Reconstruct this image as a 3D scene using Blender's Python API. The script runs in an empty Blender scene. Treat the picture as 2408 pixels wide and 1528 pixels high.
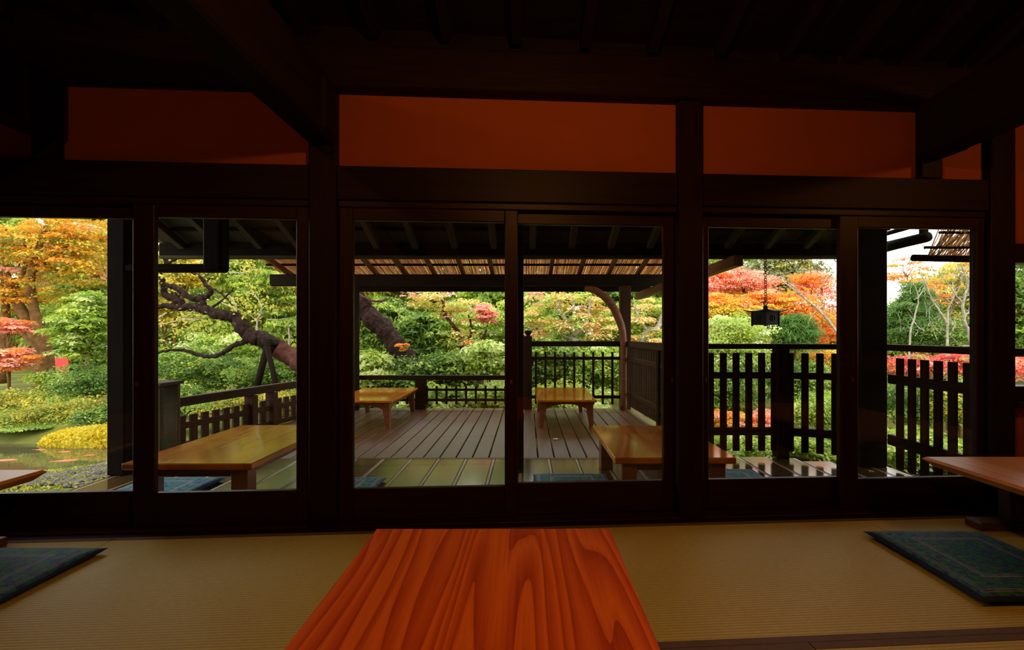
import bpy, bmesh, math, random
import numpy as np
from mathutils import Matrix, Vector

# ------------------------------------------------------------------ camera, sky, exposure
S = bpy.context.scene
COL = S.collection
FPX, CX, CY, EYE = 1100.0, 1241.0, 783.0, 1.0      # focal length in pixels, vanishing point of the deck boards, eye height
cam_d = bpy.data.cameras.new('camera')
cam = bpy.data.objects.new('camera', cam_d); COL.objects.link(cam)
cam.location = (0, 0, EYE); cam.rotation_euler = (math.pi / 2, 0, 0)
cam_d.sensor_width = 36.0; cam_d.sensor_fit = 'HORIZONTAL'
cam_d.lens = FPX * 36.0 / 2408
cam_d.shift_x = -(CX - 1204) / 2408
cam_d.shift_y = (CY - 764) / 2408
cam_d.clip_start = 0.05; cam_d.clip_end = 200
S.camera = cam
world = bpy.data.worlds.new('overcast_sky'); S.world = world
world.use_nodes = True
bg = world.node_tree.nodes['Background']
bg.inputs[0].default_value = (1.0, 0.985, 0.95, 1); bg.inputs[1].default_value = 3.7
S.view_settings.view_transform = 'Standard'; S.view_settings.look = 'None'
S.view_settings.exposure = 0.0; S.view_settings.gamma = 1.0
S.cycles.use_denoising = True
BULB = 540.0                                          # emission of the pendant bulb

R = random.Random(7)
def P(px, py, Y):
    return Vector(((px - CX) / FPX * Y, Y, EYE - (py - CY) / FPX * Y))
def F(px, py, z):
    Y = FPX * (EYE - z) / (py - CY)
    return Vector(((px - CX) / FPX * Y, Y, z))

# ------------------------------------------------------------------ materials
def newmat(name):
    m = bpy.data.materials.new(name); m.use_nodes = True
    nt = m.node_tree; nt.nodes.clear()
    out = nt.nodes.new('ShaderNodeOutputMaterial')
    return m, nt, out
def N(nt, typ, **kw):
    n = nt.nodes.new(typ)
    for k, v in kw.items():
        if isinstance(k, str) and hasattr(n, k): setattr(n, k, v)
    return n
def ramp(nt, stops, interp='LINEAR'):
    r = nt.nodes.new('ShaderNodeValToRGB'); r.color_ramp.interpolation = interp
    e = r.color_ramp.elements
    while len(e) < len(stops): e.new(0.5)
    for i, (p, c) in enumerate(stops):
        e[i].position = p; e[i].color = (c[0], c[1], c[2], 1)
    return r
def math_n(nt, op, a=None, b=None, c=None):
    n = nt.nodes.new('ShaderNodeMath'); n.operation = op
    for i, v in enumerate((a, b, c)):
        if v is None: continue
        if isinstance(v, (int, float)): n.inputs[i].default_value = v
        else: nt.links.new(v, n.inputs[i])
    return n.outputs[0]
def principled(nt, out, rough=0.6, spec=0.5):
    b = nt.nodes.new('ShaderNodeBsdfPrincipled')
    b.inputs['Roughness'].default_value = rough
    b.inputs['Specular IOR Level'].default_value = spec
    nt.links.new(b.outputs[0], out.inputs[0])
    return b
def bumped(nt, b, height, strength, dist=0.01):
    bp = nt.nodes.new('ShaderNodeBump'); bp.inputs['Strength'].default_value = strength
    bp.inputs['Distance'].default_value = dist
    nt.links.new(height, bp.inputs['Height']); nt.links.new(bp.outputs[0], b.inputs['Normal'])

def wood(name, c1, c2, rough=0.5, sc=(1.1, 16, 16), bump=0.15, rand=0.5, spec=0.5, rvar=0.0):
    m, nt, out = newmat(name); b = principled(nt, out, rough, spec)
    tc = N(nt, 'ShaderNodeTexCoord'); mp = N(nt, 'ShaderNodeMapping'); oi = N(nt, 'ShaderNodeObjectInfo')
    mp.inputs['Scale'].default_value = sc
    nt.links.new(tc.outputs['Object'], mp.inputs[0])
    n = N(nt, 'ShaderNodeTexNoise', noise_dimensions='4D'); n.inputs['Scale'].default_value = 2.2
    n.inputs['Detail'].default_value = 6; n.inputs['Roughness'].default_value = 0.65
    nt.links.new(mp.outputs[0], n.inputs['Vector'])
    nt.links.new(math_n(nt, 'MULTIPLY', oi.outputs['Random'], 37.0), n.inputs['W'])
    r = ramp(nt, [(0.3, c1), (0.7, c2)]); nt.links.new(n.outputs['Fac'], r.inputs[0])
    hs = N(nt, 'ShaderNodeHueSaturation'); nt.links.new(r.outputs[0], hs.inputs['Color'])
    nt.links.new(math_n(nt, 'MULTIPLY_ADD', oi.outputs['Random'], rand, 1.0 - rand / 2), hs.inputs['Value'])
    nt.links.new(hs.outputs[0], b.inputs['Base Color'])
    if rvar: nt.links.new(math_n(nt, 'MULTIPLY_ADD', n.outputs['Fac'], rvar, rough - rvar / 2), b.inputs['Roughness'])
    bumped(nt, b, n.outputs['Fac'], bump)
    return m
def figured(name, dark, mid, light, rough, bands=8.0, sc=(0.55, 4.2, 4.2), spec=0.5):
    m, nt, out = newmat(name); b = principled(nt, out, rough, spec)
    tc = N(nt, 'ShaderNodeTexCoord'); mp = N(nt, 'ShaderNodeMapping'); oi = N(nt, 'ShaderNodeObjectInfo')
    mp.inputs['Scale'].default_value = sc
    nt.links.new(tc.outputs['Object'], mp.inputs[0])
    n = N(nt, 'ShaderNodeTexNoise', noise_dimensions='4D'); n.inputs['Scale'].default_value = 1.3
    n.inputs['Detail'].default_value = 1.5; n.inputs['Roughness'].default_value = 0.4
    nt.links.new(mp.outputs[0], n.inputs['Vector']); nt.links.new(math_n(nt, 'MULTIPLY', oi.outputs['Random'], 23.0), n.inputs['W'])
    s = math_n(nt, 'FRACT', math_n(nt, 'MULTIPLY', n.outputs['Fac'], bands))
    mp2 = N(nt, 'ShaderNodeMapping'); mp2.inputs['Scale'].default_value = (1.5, 60, 60)
    nt.links.new(tc.outputs['Object'], mp2.inputs[0])
    g = N(nt, 'ShaderNodeTexNoise'); g.inputs['Scale'].default_value = 2.0; g.inputs['Detail'].default_value = 4
    nt.links.new(mp2.outputs[0], g.inputs['Vector'])
    v = math_n(nt, 'ADD', math_n(nt, 'MULTIPLY', s, 0.75), math_n(nt, 'MULTIPLY_ADD', g.outputs['Fac'], 0.5, -0.12))
    r = ramp(nt, [(0.05, dark), (0.35, mid), (0.75, light), (0.98, mid)])
    nt.links.new(v, r.inputs[0]); nt.links.new(r.outputs[0], b.inputs['Base Color'])
    bumped(nt, b, g.outputs['Fac'], 0.05, 0.004)
    return m
def plain(name, c, rough=0.6, var=0.15, scale=8, bump=0.0, spec=0.5, metal=0.0):
    m, nt, out = newmat(name); b = principled(nt, out, rough, spec); b.inputs['Metallic'].default_value = metal
    tc = N(nt, 'ShaderNodeTexCoord'); n = N(nt, 'ShaderNodeTexNoise'); n.inputs['Scale'].default_value = scale
    n.inputs['Detail'].default_value = 5
    nt.links.new(tc.outputs['Object'], n.inputs['Vector'])
    r = ramp(nt, [(0.25, [x * (1 - var) for x in c]), (0.75, [min(1, x * (1 + var)) for x in c])])
    nt.links.new(n.outputs['Fac'], r.inputs[0]); nt.links.new(r.outputs[0], b.inputs['Base Color'])
    if bump: bumped(nt, b, n.outputs['Fac'], bump)
    return m
def mixed(name, stops, rough=0.8, scale=3, detail=8, bump=0.5, dist=0.03, sc=(1, 1, 1)):
    m, nt, out = newmat(name); b = principled(nt, out, rough, 0.08)
    tc = N(nt, 'ShaderNodeTexCoord'); mp = N(nt, 'ShaderNodeMapping'); mp.inputs['Scale'].default_value = sc
    nt.links.new(tc.outputs['Object'], mp.inputs[0])
    n = N(nt, 'ShaderNodeTexNoise'); n.inputs['Scale'].default_value = scale
    n.inputs['Detail'].default_value = detail; n.inputs['Roughness'].default_value = 0.65
    nt.links.new(mp.outputs[0], n.inputs['Vector'])
    r = ramp(nt, stops); nt.links.new(n.outputs['Fac'], r.inputs[0]); nt.links.new(r.outputs[0], b.inputs['Base Color'])
    bumped(nt, b, n.outputs['Fac'], bump, dist)
    return m
def leafmat(name, stops, transl=0.45, rough=0.5, spec=0.35):
    m, nt, out = newmat(name)
    at = N(nt, 'ShaderNodeAttribute', attribute_name='tint')
    k = len(stops)
    r = ramp(nt, [(i / (k - 1), c) for i, c in enumerate(stops)]); nt.links.new(at.outputs['Fac'], r.inputs[0])
    b = N(nt, 'ShaderNodeBsdfPrincipled'); b.inputs['Roughness'].default_value = rough
    b.inputs['Specular IOR Level'].default_value = spec
    nt.links.new(r.outputs[0], b.inputs['Base Color'])
    t = N(nt, 'ShaderNodeBsdfTranslucent'); nt.links.new(r.outputs[0], t.inputs[0])
    mx = N(nt, 'ShaderNodeMixShader'); mx.inputs[0].default_value = transl
    nt.links.new(b.outputs[0], mx.inputs[1]); nt.links.new(t.outputs[0], mx.inputs[2]); nt.links.new(mx.outputs[0], out.inputs[0])
    return m
def glassmat():
    m, nt, out = newmat('window_glass')
    lw = N(nt, 'ShaderNodeLayerWeight'); lw.inputs['Blend'].default_value = 0.5
    f = math_n(nt, 'MULTIPLY_ADD', math_n(nt, 'POWER', lw.outputs['Facing'], 5.0), 0.9, 0.04)
    tr = N(nt, 'ShaderNodeBsdfTransparent'); tr.inputs[0].default_value = (0.965, 0.98, 0.965, 1)
    gl = N(nt, 'ShaderNodeBsdfGlossy'); gl.inputs['Roughness'].default_value = 0.01
    mx = N(nt, 'ShaderNodeMixShader'); nt.links.new(f, mx.inputs[0])
    nt.links.new(tr.outputs[0], mx.inputs[1]); nt.links.new(gl.outputs[0], mx.inputs[2]); nt.links.new(mx.outputs[0], out.inputs[0])
    return m
def tatamimat():
    m, nt, out = newmat('tatami_weave'); b = principled(nt, out, 0.6, 0.2)
    tc = N(nt, 'ShaderNodeTexCoord'); sp = N(nt, 'ShaderNodeSeparateXYZ'); nt.links.new(tc.outputs['Object'], sp.inputs[0])
    rib = math_n(nt, 'SINE', math_n(nt, 'MULTIPLY', sp.outputs['Y'], 2 * math.pi / 0.0145))
    str_ = N(nt, 'ShaderNodeMapping'); str_.inputs['Scale'].default_value = (40, 260, 1); nt.links.new(tc.outputs['Object'], str_.inputs[0])
    n = N(nt, 'ShaderNodeTexNoise'); n.inputs['Scale'].default_value = 1.0; n.inputs['Detail'].default_value = 3; nt.links.new(str_.outputs[0], n.inputs['Vector'])
    v = math_n(nt, 'ADD', math_n(nt, 'MULTIPLY_ADD', rib, 0.14, 0.2), math_n(nt, 'MULTIPLY', n.outputs['Fac'], 0.6))
    r = ramp(nt, [(0.2, (0.31, 0.245, 0.045)), (0.8, (0.54, 0.445, 0.11))]); nt.links.new(v, r.inputs[0])
    nt.links.new(r.outputs[0], b.inputs['Base Color']); bumped(nt, b, rib, 0.25, 0.002)
    return m
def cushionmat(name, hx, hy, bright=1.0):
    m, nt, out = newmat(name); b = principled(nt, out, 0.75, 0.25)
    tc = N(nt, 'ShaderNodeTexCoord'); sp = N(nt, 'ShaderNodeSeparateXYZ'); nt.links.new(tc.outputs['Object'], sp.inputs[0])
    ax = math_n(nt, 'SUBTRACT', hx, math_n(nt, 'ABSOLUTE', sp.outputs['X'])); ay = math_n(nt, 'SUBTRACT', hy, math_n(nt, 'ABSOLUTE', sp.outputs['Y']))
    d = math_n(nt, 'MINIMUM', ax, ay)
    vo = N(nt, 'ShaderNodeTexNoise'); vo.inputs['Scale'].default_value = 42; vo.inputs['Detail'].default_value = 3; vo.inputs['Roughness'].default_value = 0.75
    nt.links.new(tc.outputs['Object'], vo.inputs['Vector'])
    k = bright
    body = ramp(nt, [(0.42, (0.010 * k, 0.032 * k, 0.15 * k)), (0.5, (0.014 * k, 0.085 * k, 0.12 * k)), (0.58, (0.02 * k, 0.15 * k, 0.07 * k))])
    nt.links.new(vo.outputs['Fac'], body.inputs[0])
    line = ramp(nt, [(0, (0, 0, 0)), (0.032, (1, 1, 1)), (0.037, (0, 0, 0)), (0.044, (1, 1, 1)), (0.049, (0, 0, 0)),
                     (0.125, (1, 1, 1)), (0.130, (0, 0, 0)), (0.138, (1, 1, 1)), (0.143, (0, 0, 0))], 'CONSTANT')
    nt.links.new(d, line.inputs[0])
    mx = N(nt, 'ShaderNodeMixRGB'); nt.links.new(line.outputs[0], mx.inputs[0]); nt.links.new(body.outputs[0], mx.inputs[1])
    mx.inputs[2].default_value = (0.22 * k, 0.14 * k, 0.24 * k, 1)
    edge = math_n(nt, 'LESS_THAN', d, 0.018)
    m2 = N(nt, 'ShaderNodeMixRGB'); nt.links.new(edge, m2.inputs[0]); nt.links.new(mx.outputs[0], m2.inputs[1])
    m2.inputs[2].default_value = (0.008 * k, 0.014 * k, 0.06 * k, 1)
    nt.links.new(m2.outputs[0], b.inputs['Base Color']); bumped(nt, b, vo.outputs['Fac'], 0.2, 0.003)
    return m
def emit(name, c, s):
    m, nt, out = newmat(name); e = N(nt, 'ShaderNodeEmission'); e.inputs[0].default_value = (*c, 1); e.inputs[1].default_value = s
    nt.links.new(e.outputs[0], out.inputs[0]); return m
def watermat():
    m, nt, out = newmat('pond_water'); b = principled(nt, out, 0.04, 0.6)
    b.inputs['Base Color'].default_value = (0.075, 0.07, 0.03, 1)
    tc = N(nt, 'ShaderNodeTexCoord'); n = N(nt, 'ShaderNodeTexNoise'); n.inputs['Scale'].default_value = 5; n.inputs['Detail'].default_value = 2
    nt.links.new(tc.outputs['Object'], n.inputs['Vector']); bumped(nt, b, n.outputs['Fac'], 0.12, 0.02)
    return m

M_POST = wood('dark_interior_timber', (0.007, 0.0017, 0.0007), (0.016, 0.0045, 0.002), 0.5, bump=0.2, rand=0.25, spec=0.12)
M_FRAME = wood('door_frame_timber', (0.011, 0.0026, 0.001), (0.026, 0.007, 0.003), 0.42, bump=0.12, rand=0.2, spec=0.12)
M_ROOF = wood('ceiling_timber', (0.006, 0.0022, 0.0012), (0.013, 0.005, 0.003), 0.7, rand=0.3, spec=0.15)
M_EAVE = wood('weathered_eave_timber', (0.006, 0.0038, 0.0022), (0.016, 0.010, 0.0055), 0.7, rand=0.4, spec=0.04)
M_SOFF = wood('eave_board', (0.04, 0.034, 0.018), (0.085, 0.072, 0.042), 0.75, rand=0.4, spec=0.1)
M_RAIL = wood('railing_timber', (0.010, 0.005, 0.0028), (0.026, 0.013, 0.007), 0.55, rand=0.4, spec=0.04)
M_RAILB = wood('brown_railing_timber', (0.026, 0.011, 0.005), (0.055, 0.025, 0.011), 0.55, rand=0.3, spec=0.1)
M_DECK = wood('wet_deck_board', (0.066, 0.029, 0.012), (0.135, 0.064, 0.028), 0.36, rand=0.45, spec=0.22, rvar=0.2, bump=0.12)
M_VER = wood('polished_veranda_board', (0.055, 0.030, 0.010), (0.11, 0.065, 0.022), 0.13, rand=0.35, bump=0.04, rvar=0.08)
M_STRIP = wood('pale_joint_strip', (0.20, 0.13, 0.08), (0.32, 0.22, 0.14), 0.4, rand=0.2)
M_TABLE = figured('orange_grained_tabletop', (0.28, 0.032, 0.0015), (0.46, 0.070, 0.003), (0.62, 0.14, 0.007), 0.55, bands=15.0, sc=(0.42, 4.6, 4.6), spec=0.12)
M_TSIDE = wood('orange_table_wood', (0.34, 0.07, 0.008), (0.5, 0.13, 0.02), 0.4)
M_TPALE = figured('pale_table_wood', (0.46, 0.16, 0.030), (0.58, 0.22, 0.045), (0.64, 0.27, 0.060), 0.36, bands=4)
M_TDARK = wood('table_pedestal_wood', (0.07, 0.035, 0.022), (0.12, 0.06, 0.035), 0.3)
M_DTAB = figured('varnished_deck_tabletop', (0.34, 0.092, 0.006), (0.40, 0.115, 0.007), (0.50, 0.17, 0.012), 0.09, bands=5)
M_DLEG = wood('varnished_table_leg', (0.10, 0.03, 0.010), (0.18, 0.06, 0.02), 0.28)
M_LOG = wood('peeled_log', (0.075, 0.024, 0.008), (0.17, 0.065, 0.026), 0.5, spec=0.2)
M_PLAST = plain('red_ochre_plaster', (0.26, 0.050, 0.004), 0.9, 0.06, 5, 0.05)
M_DARKW = plain('dim_earth_plaster', (0.10, 0.05, 0.03), 0.9, 0.1, 4)
M_TAT = tatamimat()
M_HERI = plain('brown_cloth_border', (0.10, 0.055, 0.022), 0.8, 0.2, 60, 0.1)
M_GLASS = glassmat()
M_BRASS = plain('aged_copper', (0.12, 0.045, 0.02), 0.4, 0.2, 30, metal=0.5)
M_IRON = plain('black_cast_iron', (0.012, 0.009, 0.007), 0.6, 0.3, 40, 0.1, spec=0.15)
def reedmat():
    m, nt, out = newmat('dry_reed'); tc = N(nt, 'ShaderNodeTexCoord'); mp = N(nt, 'ShaderNodeMapping'); mp.inputs['Scale'].default_value = (45, 0.7, 45)
    nt.links.new(tc.outputs['Object'], mp.inputs[0]); n = N(nt, 'ShaderNodeTexNoise'); n.inputs['Scale'].default_value = 1.5; nt.links.new(mp.outputs[0], n.inputs['Vector'])
    r = ramp(nt, [(0.3, (0.55, 0.36, 0.20)), (0.7, (0.96, 0.80, 0.58))]); nt.links.new(n.outputs['Fac'], r.inputs[0])
    d = N(nt, 'ShaderNodeBsdfDiffuse'); t = N(nt, 'ShaderNodeBsdfTranslucent'); nt.links.new(r.outputs[0], d.inputs[0]); nt.links.new(r.outputs[0], t.inputs[0])
    mx = N(nt, 'ShaderNodeMixShader'); mx.inputs[0].default_value = 0.75; nt.links.new(d.outputs[0], mx.inputs[1]); nt.links.new(t.outputs[0], mx.inputs[2]); nt.links.new(mx.outputs[0], out.inputs[0])
    return m
M_REED = reedmat()
M_BAMB = wood('dark_bamboo', (0.006, 0.004, 0.0025), (0.016, 0.010, 0.006), 0.7, spec=0.04)
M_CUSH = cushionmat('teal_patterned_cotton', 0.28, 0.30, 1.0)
M_CUSHO = cushionmat('glare_brightened_teal_cotton', 0.28, 0.28, 1.9)  # same cotton made brighter: sky glare is put into the colour
M_BARKD = mixed('lichened_dark_bark', [(0.35, (0.010, 0.006, 0.005)), (0.6, (0.045, 0.023, 0.018)), (0.85, (0.20, 0.17, 0.15))], 0.85, 16, bump=1.0, dist=0.05)
M_BARKB = mixed('warm_brown_bark', [(0.3, (0.09, 0.045, 0.015)), (0.7, (0.26, 0.14, 0.05))], 0.85, 9, bump=0.8)
M_BARKR = mixed('red_brown_bark', [(0.3, (0.045, 0.014, 0.010)), (0.7, (0.13, 0.050, 0.036))], 0.8, 10, bump=0.8)
M_BARKP = mixed('pale_grey_bark', [(0.3, (0.22, 0.19, 0.14)), (0.7, (0.55, 0.50, 0.40))], 0.85, 12, bump=0.5)
M_GROUND = mixed('mossy_soil', [(0.3, (0.05, 0.045, 0.015)), (0.5, (0.11, 0.12, 0.025)), (0.7, (0.20, 0.22, 0.04))], 0.95, 1.2, bump=0.6)
M_MOSS = mixed('yellow_moss', [(0.3, (0.25, 0.20, 0.02)), (0.7, (0.50, 0.40, 0.04))], 0.95, 9, bump=0.8)
M_STONE = mixed('grey_pebble', [(0.3, (0.055, 0.05, 0.042)), (0.7, (0.17, 0.155, 0.135))], 0.6, 6, bump=0.3)
M_WATER = watermat()
M_KOI = plain('orange_koi', (0.50, 0.095, 0.015), 0.3, 0.4, 12)
M_TILE = plain('grey_roof_tile', (0.12, 0.12, 0.14), 0.5, 0.2, 10)
M_WHITEW = plain('white_plaster', (0.62, 0.6, 0.56), 0.9, 0.08, 3)
M_RED = plain('red_lacquer', (0.75, 0.03, 0.02), 0.4, 0.1, 5)
M_CONC = plain('garden_path', (0.36, 0.33, 0.28), 0.9, 0.2, 8)
M_ENAM = plain('dark_enamel', (0.03, 0.025, 0.02), 0.4, 0.1, 8)
M_BULB = emit('warm_bulb', (1.0, 0.40, 0.075), BULB)

LEAF = {
    'dark': [(0.025, 0.060, 0.012), (0.06, 0.13, 0.02), (0.12, 0.22, 0.035), (0.24, 0.34, 0.07)],
    'green': [(0.07, 0.15, 0.02), (0.17, 0.30, 0.04), (0.32, 0.45, 0.07), (0.52, 0.60, 0.15)],
    'bright': [(0.14, 0.25, 0.02), (0.32, 0.46, 0.04), (0.52, 0.62, 0.08), (0.74, 0.76, 0.20)],
    'lime': [(0.32, 0.44, 0.08), (0.55, 0.66, 0.18), (0.76, 0.82, 0.34), (0.88, 0.90, 0.52)],
    'olive': [(0.13, 0.15, 0.02), (0.32, 0.32, 0.04), (0.54, 0.49, 0.06), (0.72, 0.62, 0.14)],
    'cedar': [(0.08, 0.15, 0.02), (0.20, 0.31, 0.04), (0.38, 0.47, 0.06), (0.56, 0.56, 0.10)],
    'gold': [(0.36, 0.28, 0.02), (0.72, 0.50, 0.03), (0.88, 0.66, 0.07), (0.80, 0.76, 0.22)],
    'amber': [(0.50, 0.46, 0.08), (0.82, 0.62, 0.16), (0.92, 0.74, 0.36), (0.90, 0.46, 0.14)],
    'orange': [(0.42, 0.36, 0.03), (0.78, 0.40, 0.03), (0.90, 0.36, 0.03), (0.88, 0.62, 0.12)],
    'flame': [(0.72, 0.36, 0.03), (0.92, 0.38, 0.04), (0.94, 0.26, 0.05), (0.94, 0.62, 0.14)],
    'coral': [(0.78, 0.24, 0.12), (0.95, 0.38, 0.28), (0.96, 0.54, 0.44), (0.96, 0.60, 0.28)],
    'red': [(0.50, 0.06, 0.04), (0.80, 0.12, 0.10), (0.90, 0.26, 0.20), (0.84, 0.40, 0.16)],
    'pine': [(0.04, 0.11, 0.02), (0.10, 0.22, 0.04), (0.18, 0.33, 0.06), (0.28, 0.42, 0.10)],
    'greygreen': [(0.14, 0.17, 0.06), (0.30, 0.33, 0.13), (0.52, 0.50, 0.26), (0.74, 0.70, 0.46)],
    'moss': [(0.40, 0.34, 0.02), (0.66, 0.54, 0.03), (0.86, 0.70, 0.06), (0.90, 0.62, 0.06)],
}
LM = {k: leafmat('leaf_' + k, v) for k, v in LEAF.items()}

# ------------------------------------------------------------------ object helpers
WM = {}
def props(o, label=None, cat=None, group=None, kind=None):
    if label: o['label'] = label
    if cat: o['category'] = cat
    if group: o['group'] = group
    if kind: o['kind'] = kind
    return o
def place(o, M, parent=None):
    COL.objects.link(o); WM[o.name] = M
    if parent:
        o.parent = parent; o.matrix_basis = WM[parent.name].inverted() @ M
    else: o.matrix_basis = M
    return o
def thing(name, label, cat, loc=(0, 0, 0), rz=0.0, group=None, kind=None):
    o = bpy.data.objects.new(name, None); o.empty_display_size = 0.1
    place(o, Matrix.Translation(loc) @ Matrix.Rotation(rz, 4, 'Z'))
    return props(o, label, cat, group, kind)
def meshobj(name, verts, faces, mat, parent=None, M=None, smooth=False):
    me = bpy.data.meshes.new(name); me.from_pydata([tuple(v) for v in verts], [], faces); me.update()
    if mat: me.materials.append(mat)
    if smooth: me.polygons.foreach_set('use_smooth', [True] * len(me.polygons))
    return place(bpy.data.objects.new(name, me), M or Matrix(), parent)
_cache = {}
def boxmesh(L, w, h, mat, bev):
    key = (round(L, 4), round(w, 4), round(h, 4), mat.name, bev)
    if key not in _cache:
        bm = bmesh.new(); bmesh.ops.create_cube(bm, size=1.0)
        bmesh.ops.scale(bm, vec=(L, w, h), verts=bm.verts)
        if bev: bmesh.ops.bevel(bm, geom=list(bm.edges), offset=min(bev, 0.3 * min(L, w, h)), segments=1, affect='EDGES')
        me = bpy.data.meshes.new('timber'); bm.to_mesh(me); bm.free(); me.materials.append(mat); _cache[key] = me
    return _cache[key]
def beam(name, p0, p1, w, h, mat, parent=None, M0=None, bev=0.004, up=None):
    """A squared timber from p0 to p1 (centre line), w across, h along up; grain along its length."""
    p0, p1 = Vector(p0), Vector(p1); d = p1 - p0; L = d.length; x = d.normalized()
    up = Vector(up) if up else (Vector((0, 0, 1)) if abs(x.z) < 0.95 else Vector((0, 1, 0)))
    y = up.cross(x).normalized(); z = x.cross(y)
    M = Matrix((x, y, z)).transposed().to_4x4(); M.translation = (p0 + p1) / 2
    if M0: M = M0 @ M
    return place(bpy.data.objects.new(name, boxmesh(L, w, h, mat, bev)), M, parent)
def box(name, x0, x1, y0, y1, z0, z1, mat, parent=None, M0=None, bev=0.004):
    dx, dy, dz = x1 - x0, y1 - y0, z1 - z0; cx, cy, cz = (x0 + x1) / 2, (y0 + y1) / 2, (z0 + z1) / 2
    if dx >= dy and dx >= dz: return beam(name, (x0, cy, cz), (x1, cy, cz), dy, dz, mat, parent, M0, bev)
    if dy >= dx and dy >= dz: return beam(name, (cx, y0, cz), (cx, y1, cz), dx, dz, mat, parent, M0, bev)
    return beam(name, (cx, cy, z0), (cx, cy, z1), dx, dy, mat, parent, M0, bev)
def tube_geo(pts, rad, sides=8, jitter=0.0, rng=R, caps=True):
    pts = [Vector(p) for p in pts]; vs = []; fs = []
    ref = Vector((0.31, 0.17, 0.93))
    for i, p in enumerate(pts):
        t = (pts[min(i + 1, len(pts) - 1)] - pts[max(i - 1, 0)]).normalized()
        a = t.cross(ref)
        if a.length < 0.1: a = t.cross(Vector((1, 0, 0)))
        a.normalize(); b = t.cross(a)
        for k in range(sides):
            an = 2 * math.pi * k / sides; r = rad[i] * (1 + rng.uniform(-jitter, jitter))
            vs.append(p + (a * math.cos(an) + b * math.sin(an)) * r)
    for i in range(len(pts) - 1):
        for k in range(sides):
            fs.append((i * sides + k, i * sides + (k + 1) % sides, (i + 1) * sides + (k + 1) % sides, (i + 1) * sides + k))
    if caps:
        fs.append(tuple(range(sides - 1, -1, -1))); n = (len(pts) - 1) * sides; fs.append(tuple(range(n, n + sides)))
    return vs, fs
def join_geo(gs):
    V, Fc = [], []
    for v, f in gs:
        n = len(V); V += v; Fc += [tuple(i + n for i in q) for q in f]
    return V, Fc
def smooth_path(pts, n=4):
    pts = [Vector(p) for p in pts]; out = []
    for i in range(len(pts) - 1):
        p0, p1, p2, p3 = pts[max(i - 1, 0)], pts[i], pts[i + 1], pts[min(i + 2, len(pts) - 1)]
        for k in range(n):
            t = k / n
            out.append(0.5 * ((2 * p1) + (p2 - p0) * t + (2 * p0 - 5 * p1 + 4 * p2 - p3) * t * t + (3 * p1 - p0 - 3 * p2 + p3) * t ** 3))
    out.append(pts[-1]); return out
def interp(r, n):
    out = []
    for i in range(len(r) - 1):
        for k in range(n): out.append(r[i] + (r[i + 1] - r[i]) * k / n)
    out.append(r[-1]); return out
def local_geo(o, v):
    inv = WM[o.name].inverted(); return [inv @ Vector(p) for p in v]
def tube(name, pts, rad, mat, parent=None, sides=8, jitter=0.0, n=0, smooth=True):
    if n: rad = interp(rad, n); pts = smooth_path(pts, n)
    v, f = tube_geo(pts, rad, sides, jitter)
    M = Matrix.Translation(pts[0])
    inv = M.inverted()
    return meshobj(name, [inv @ p for p in v], f, mat, parent, M, smooth)

# ------------------------------------------------------------------ the room
WT = 0.0627; WY0 = 2.472; PHI = math.atan(WT)
wall = thing('wall_front', 'red ochre wall of dark timber posts and lintels with sliding glass doors', 'wall', (0, WY0, 0), PHI, kind='structure')
WMX = WM['wall_front']
def ws(px, t=0.0):
    """position along the wall (local x) of the pixel column px, on the plane t behind its face"""
    k = (px - CX) / FPX; c, s = math.cos(PHI), math.sin(PHI)
    # world X = c*a - s*t, Y = WY0 + s*a + c*t ; X = k*Y
    return (k * (WY0 + c * t) + s * t) / (c - k * s)
ZL, ZG0, ZG1, ZK, ZP0, ZP1, ZB = 0.0, 0.182, 1.593, 1.658, 1.868, 2.254, 2.47
post_px = [(-150, -85), (725, 790), (1597, 1655), (2332, 2390)]
posts = [(ws(a), ws(b)) for a, b in post_px]
SL, SR = ws(-150) - 1.2, ws(2390) + 1.6
for a, b in posts:
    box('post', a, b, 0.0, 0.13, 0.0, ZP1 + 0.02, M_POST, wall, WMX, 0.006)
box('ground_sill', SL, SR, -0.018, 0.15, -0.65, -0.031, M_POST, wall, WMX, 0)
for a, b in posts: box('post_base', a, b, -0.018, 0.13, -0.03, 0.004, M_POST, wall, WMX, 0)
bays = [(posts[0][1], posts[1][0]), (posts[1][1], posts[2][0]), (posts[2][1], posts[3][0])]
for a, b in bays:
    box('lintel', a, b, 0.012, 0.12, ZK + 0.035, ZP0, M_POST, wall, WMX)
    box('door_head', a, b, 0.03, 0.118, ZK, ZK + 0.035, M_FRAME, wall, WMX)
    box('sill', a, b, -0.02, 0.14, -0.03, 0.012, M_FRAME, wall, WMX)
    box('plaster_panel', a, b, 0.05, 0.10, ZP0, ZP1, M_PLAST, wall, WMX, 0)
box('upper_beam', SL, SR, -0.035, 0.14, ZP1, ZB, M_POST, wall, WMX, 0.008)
box('wall_top', SL, SR, 0.04, 0.10, ZB, 3.3, M_ROOF, wall, WMX, 0)
# struts above the lintel that carry the ceiling beams
for a, b in ((72, 130), (2170, 2218)):
    box('strut', ws(a), ws(b), 0.0, 0.05, ZP0, ZP1, M_POST, wall, WMX)
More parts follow.
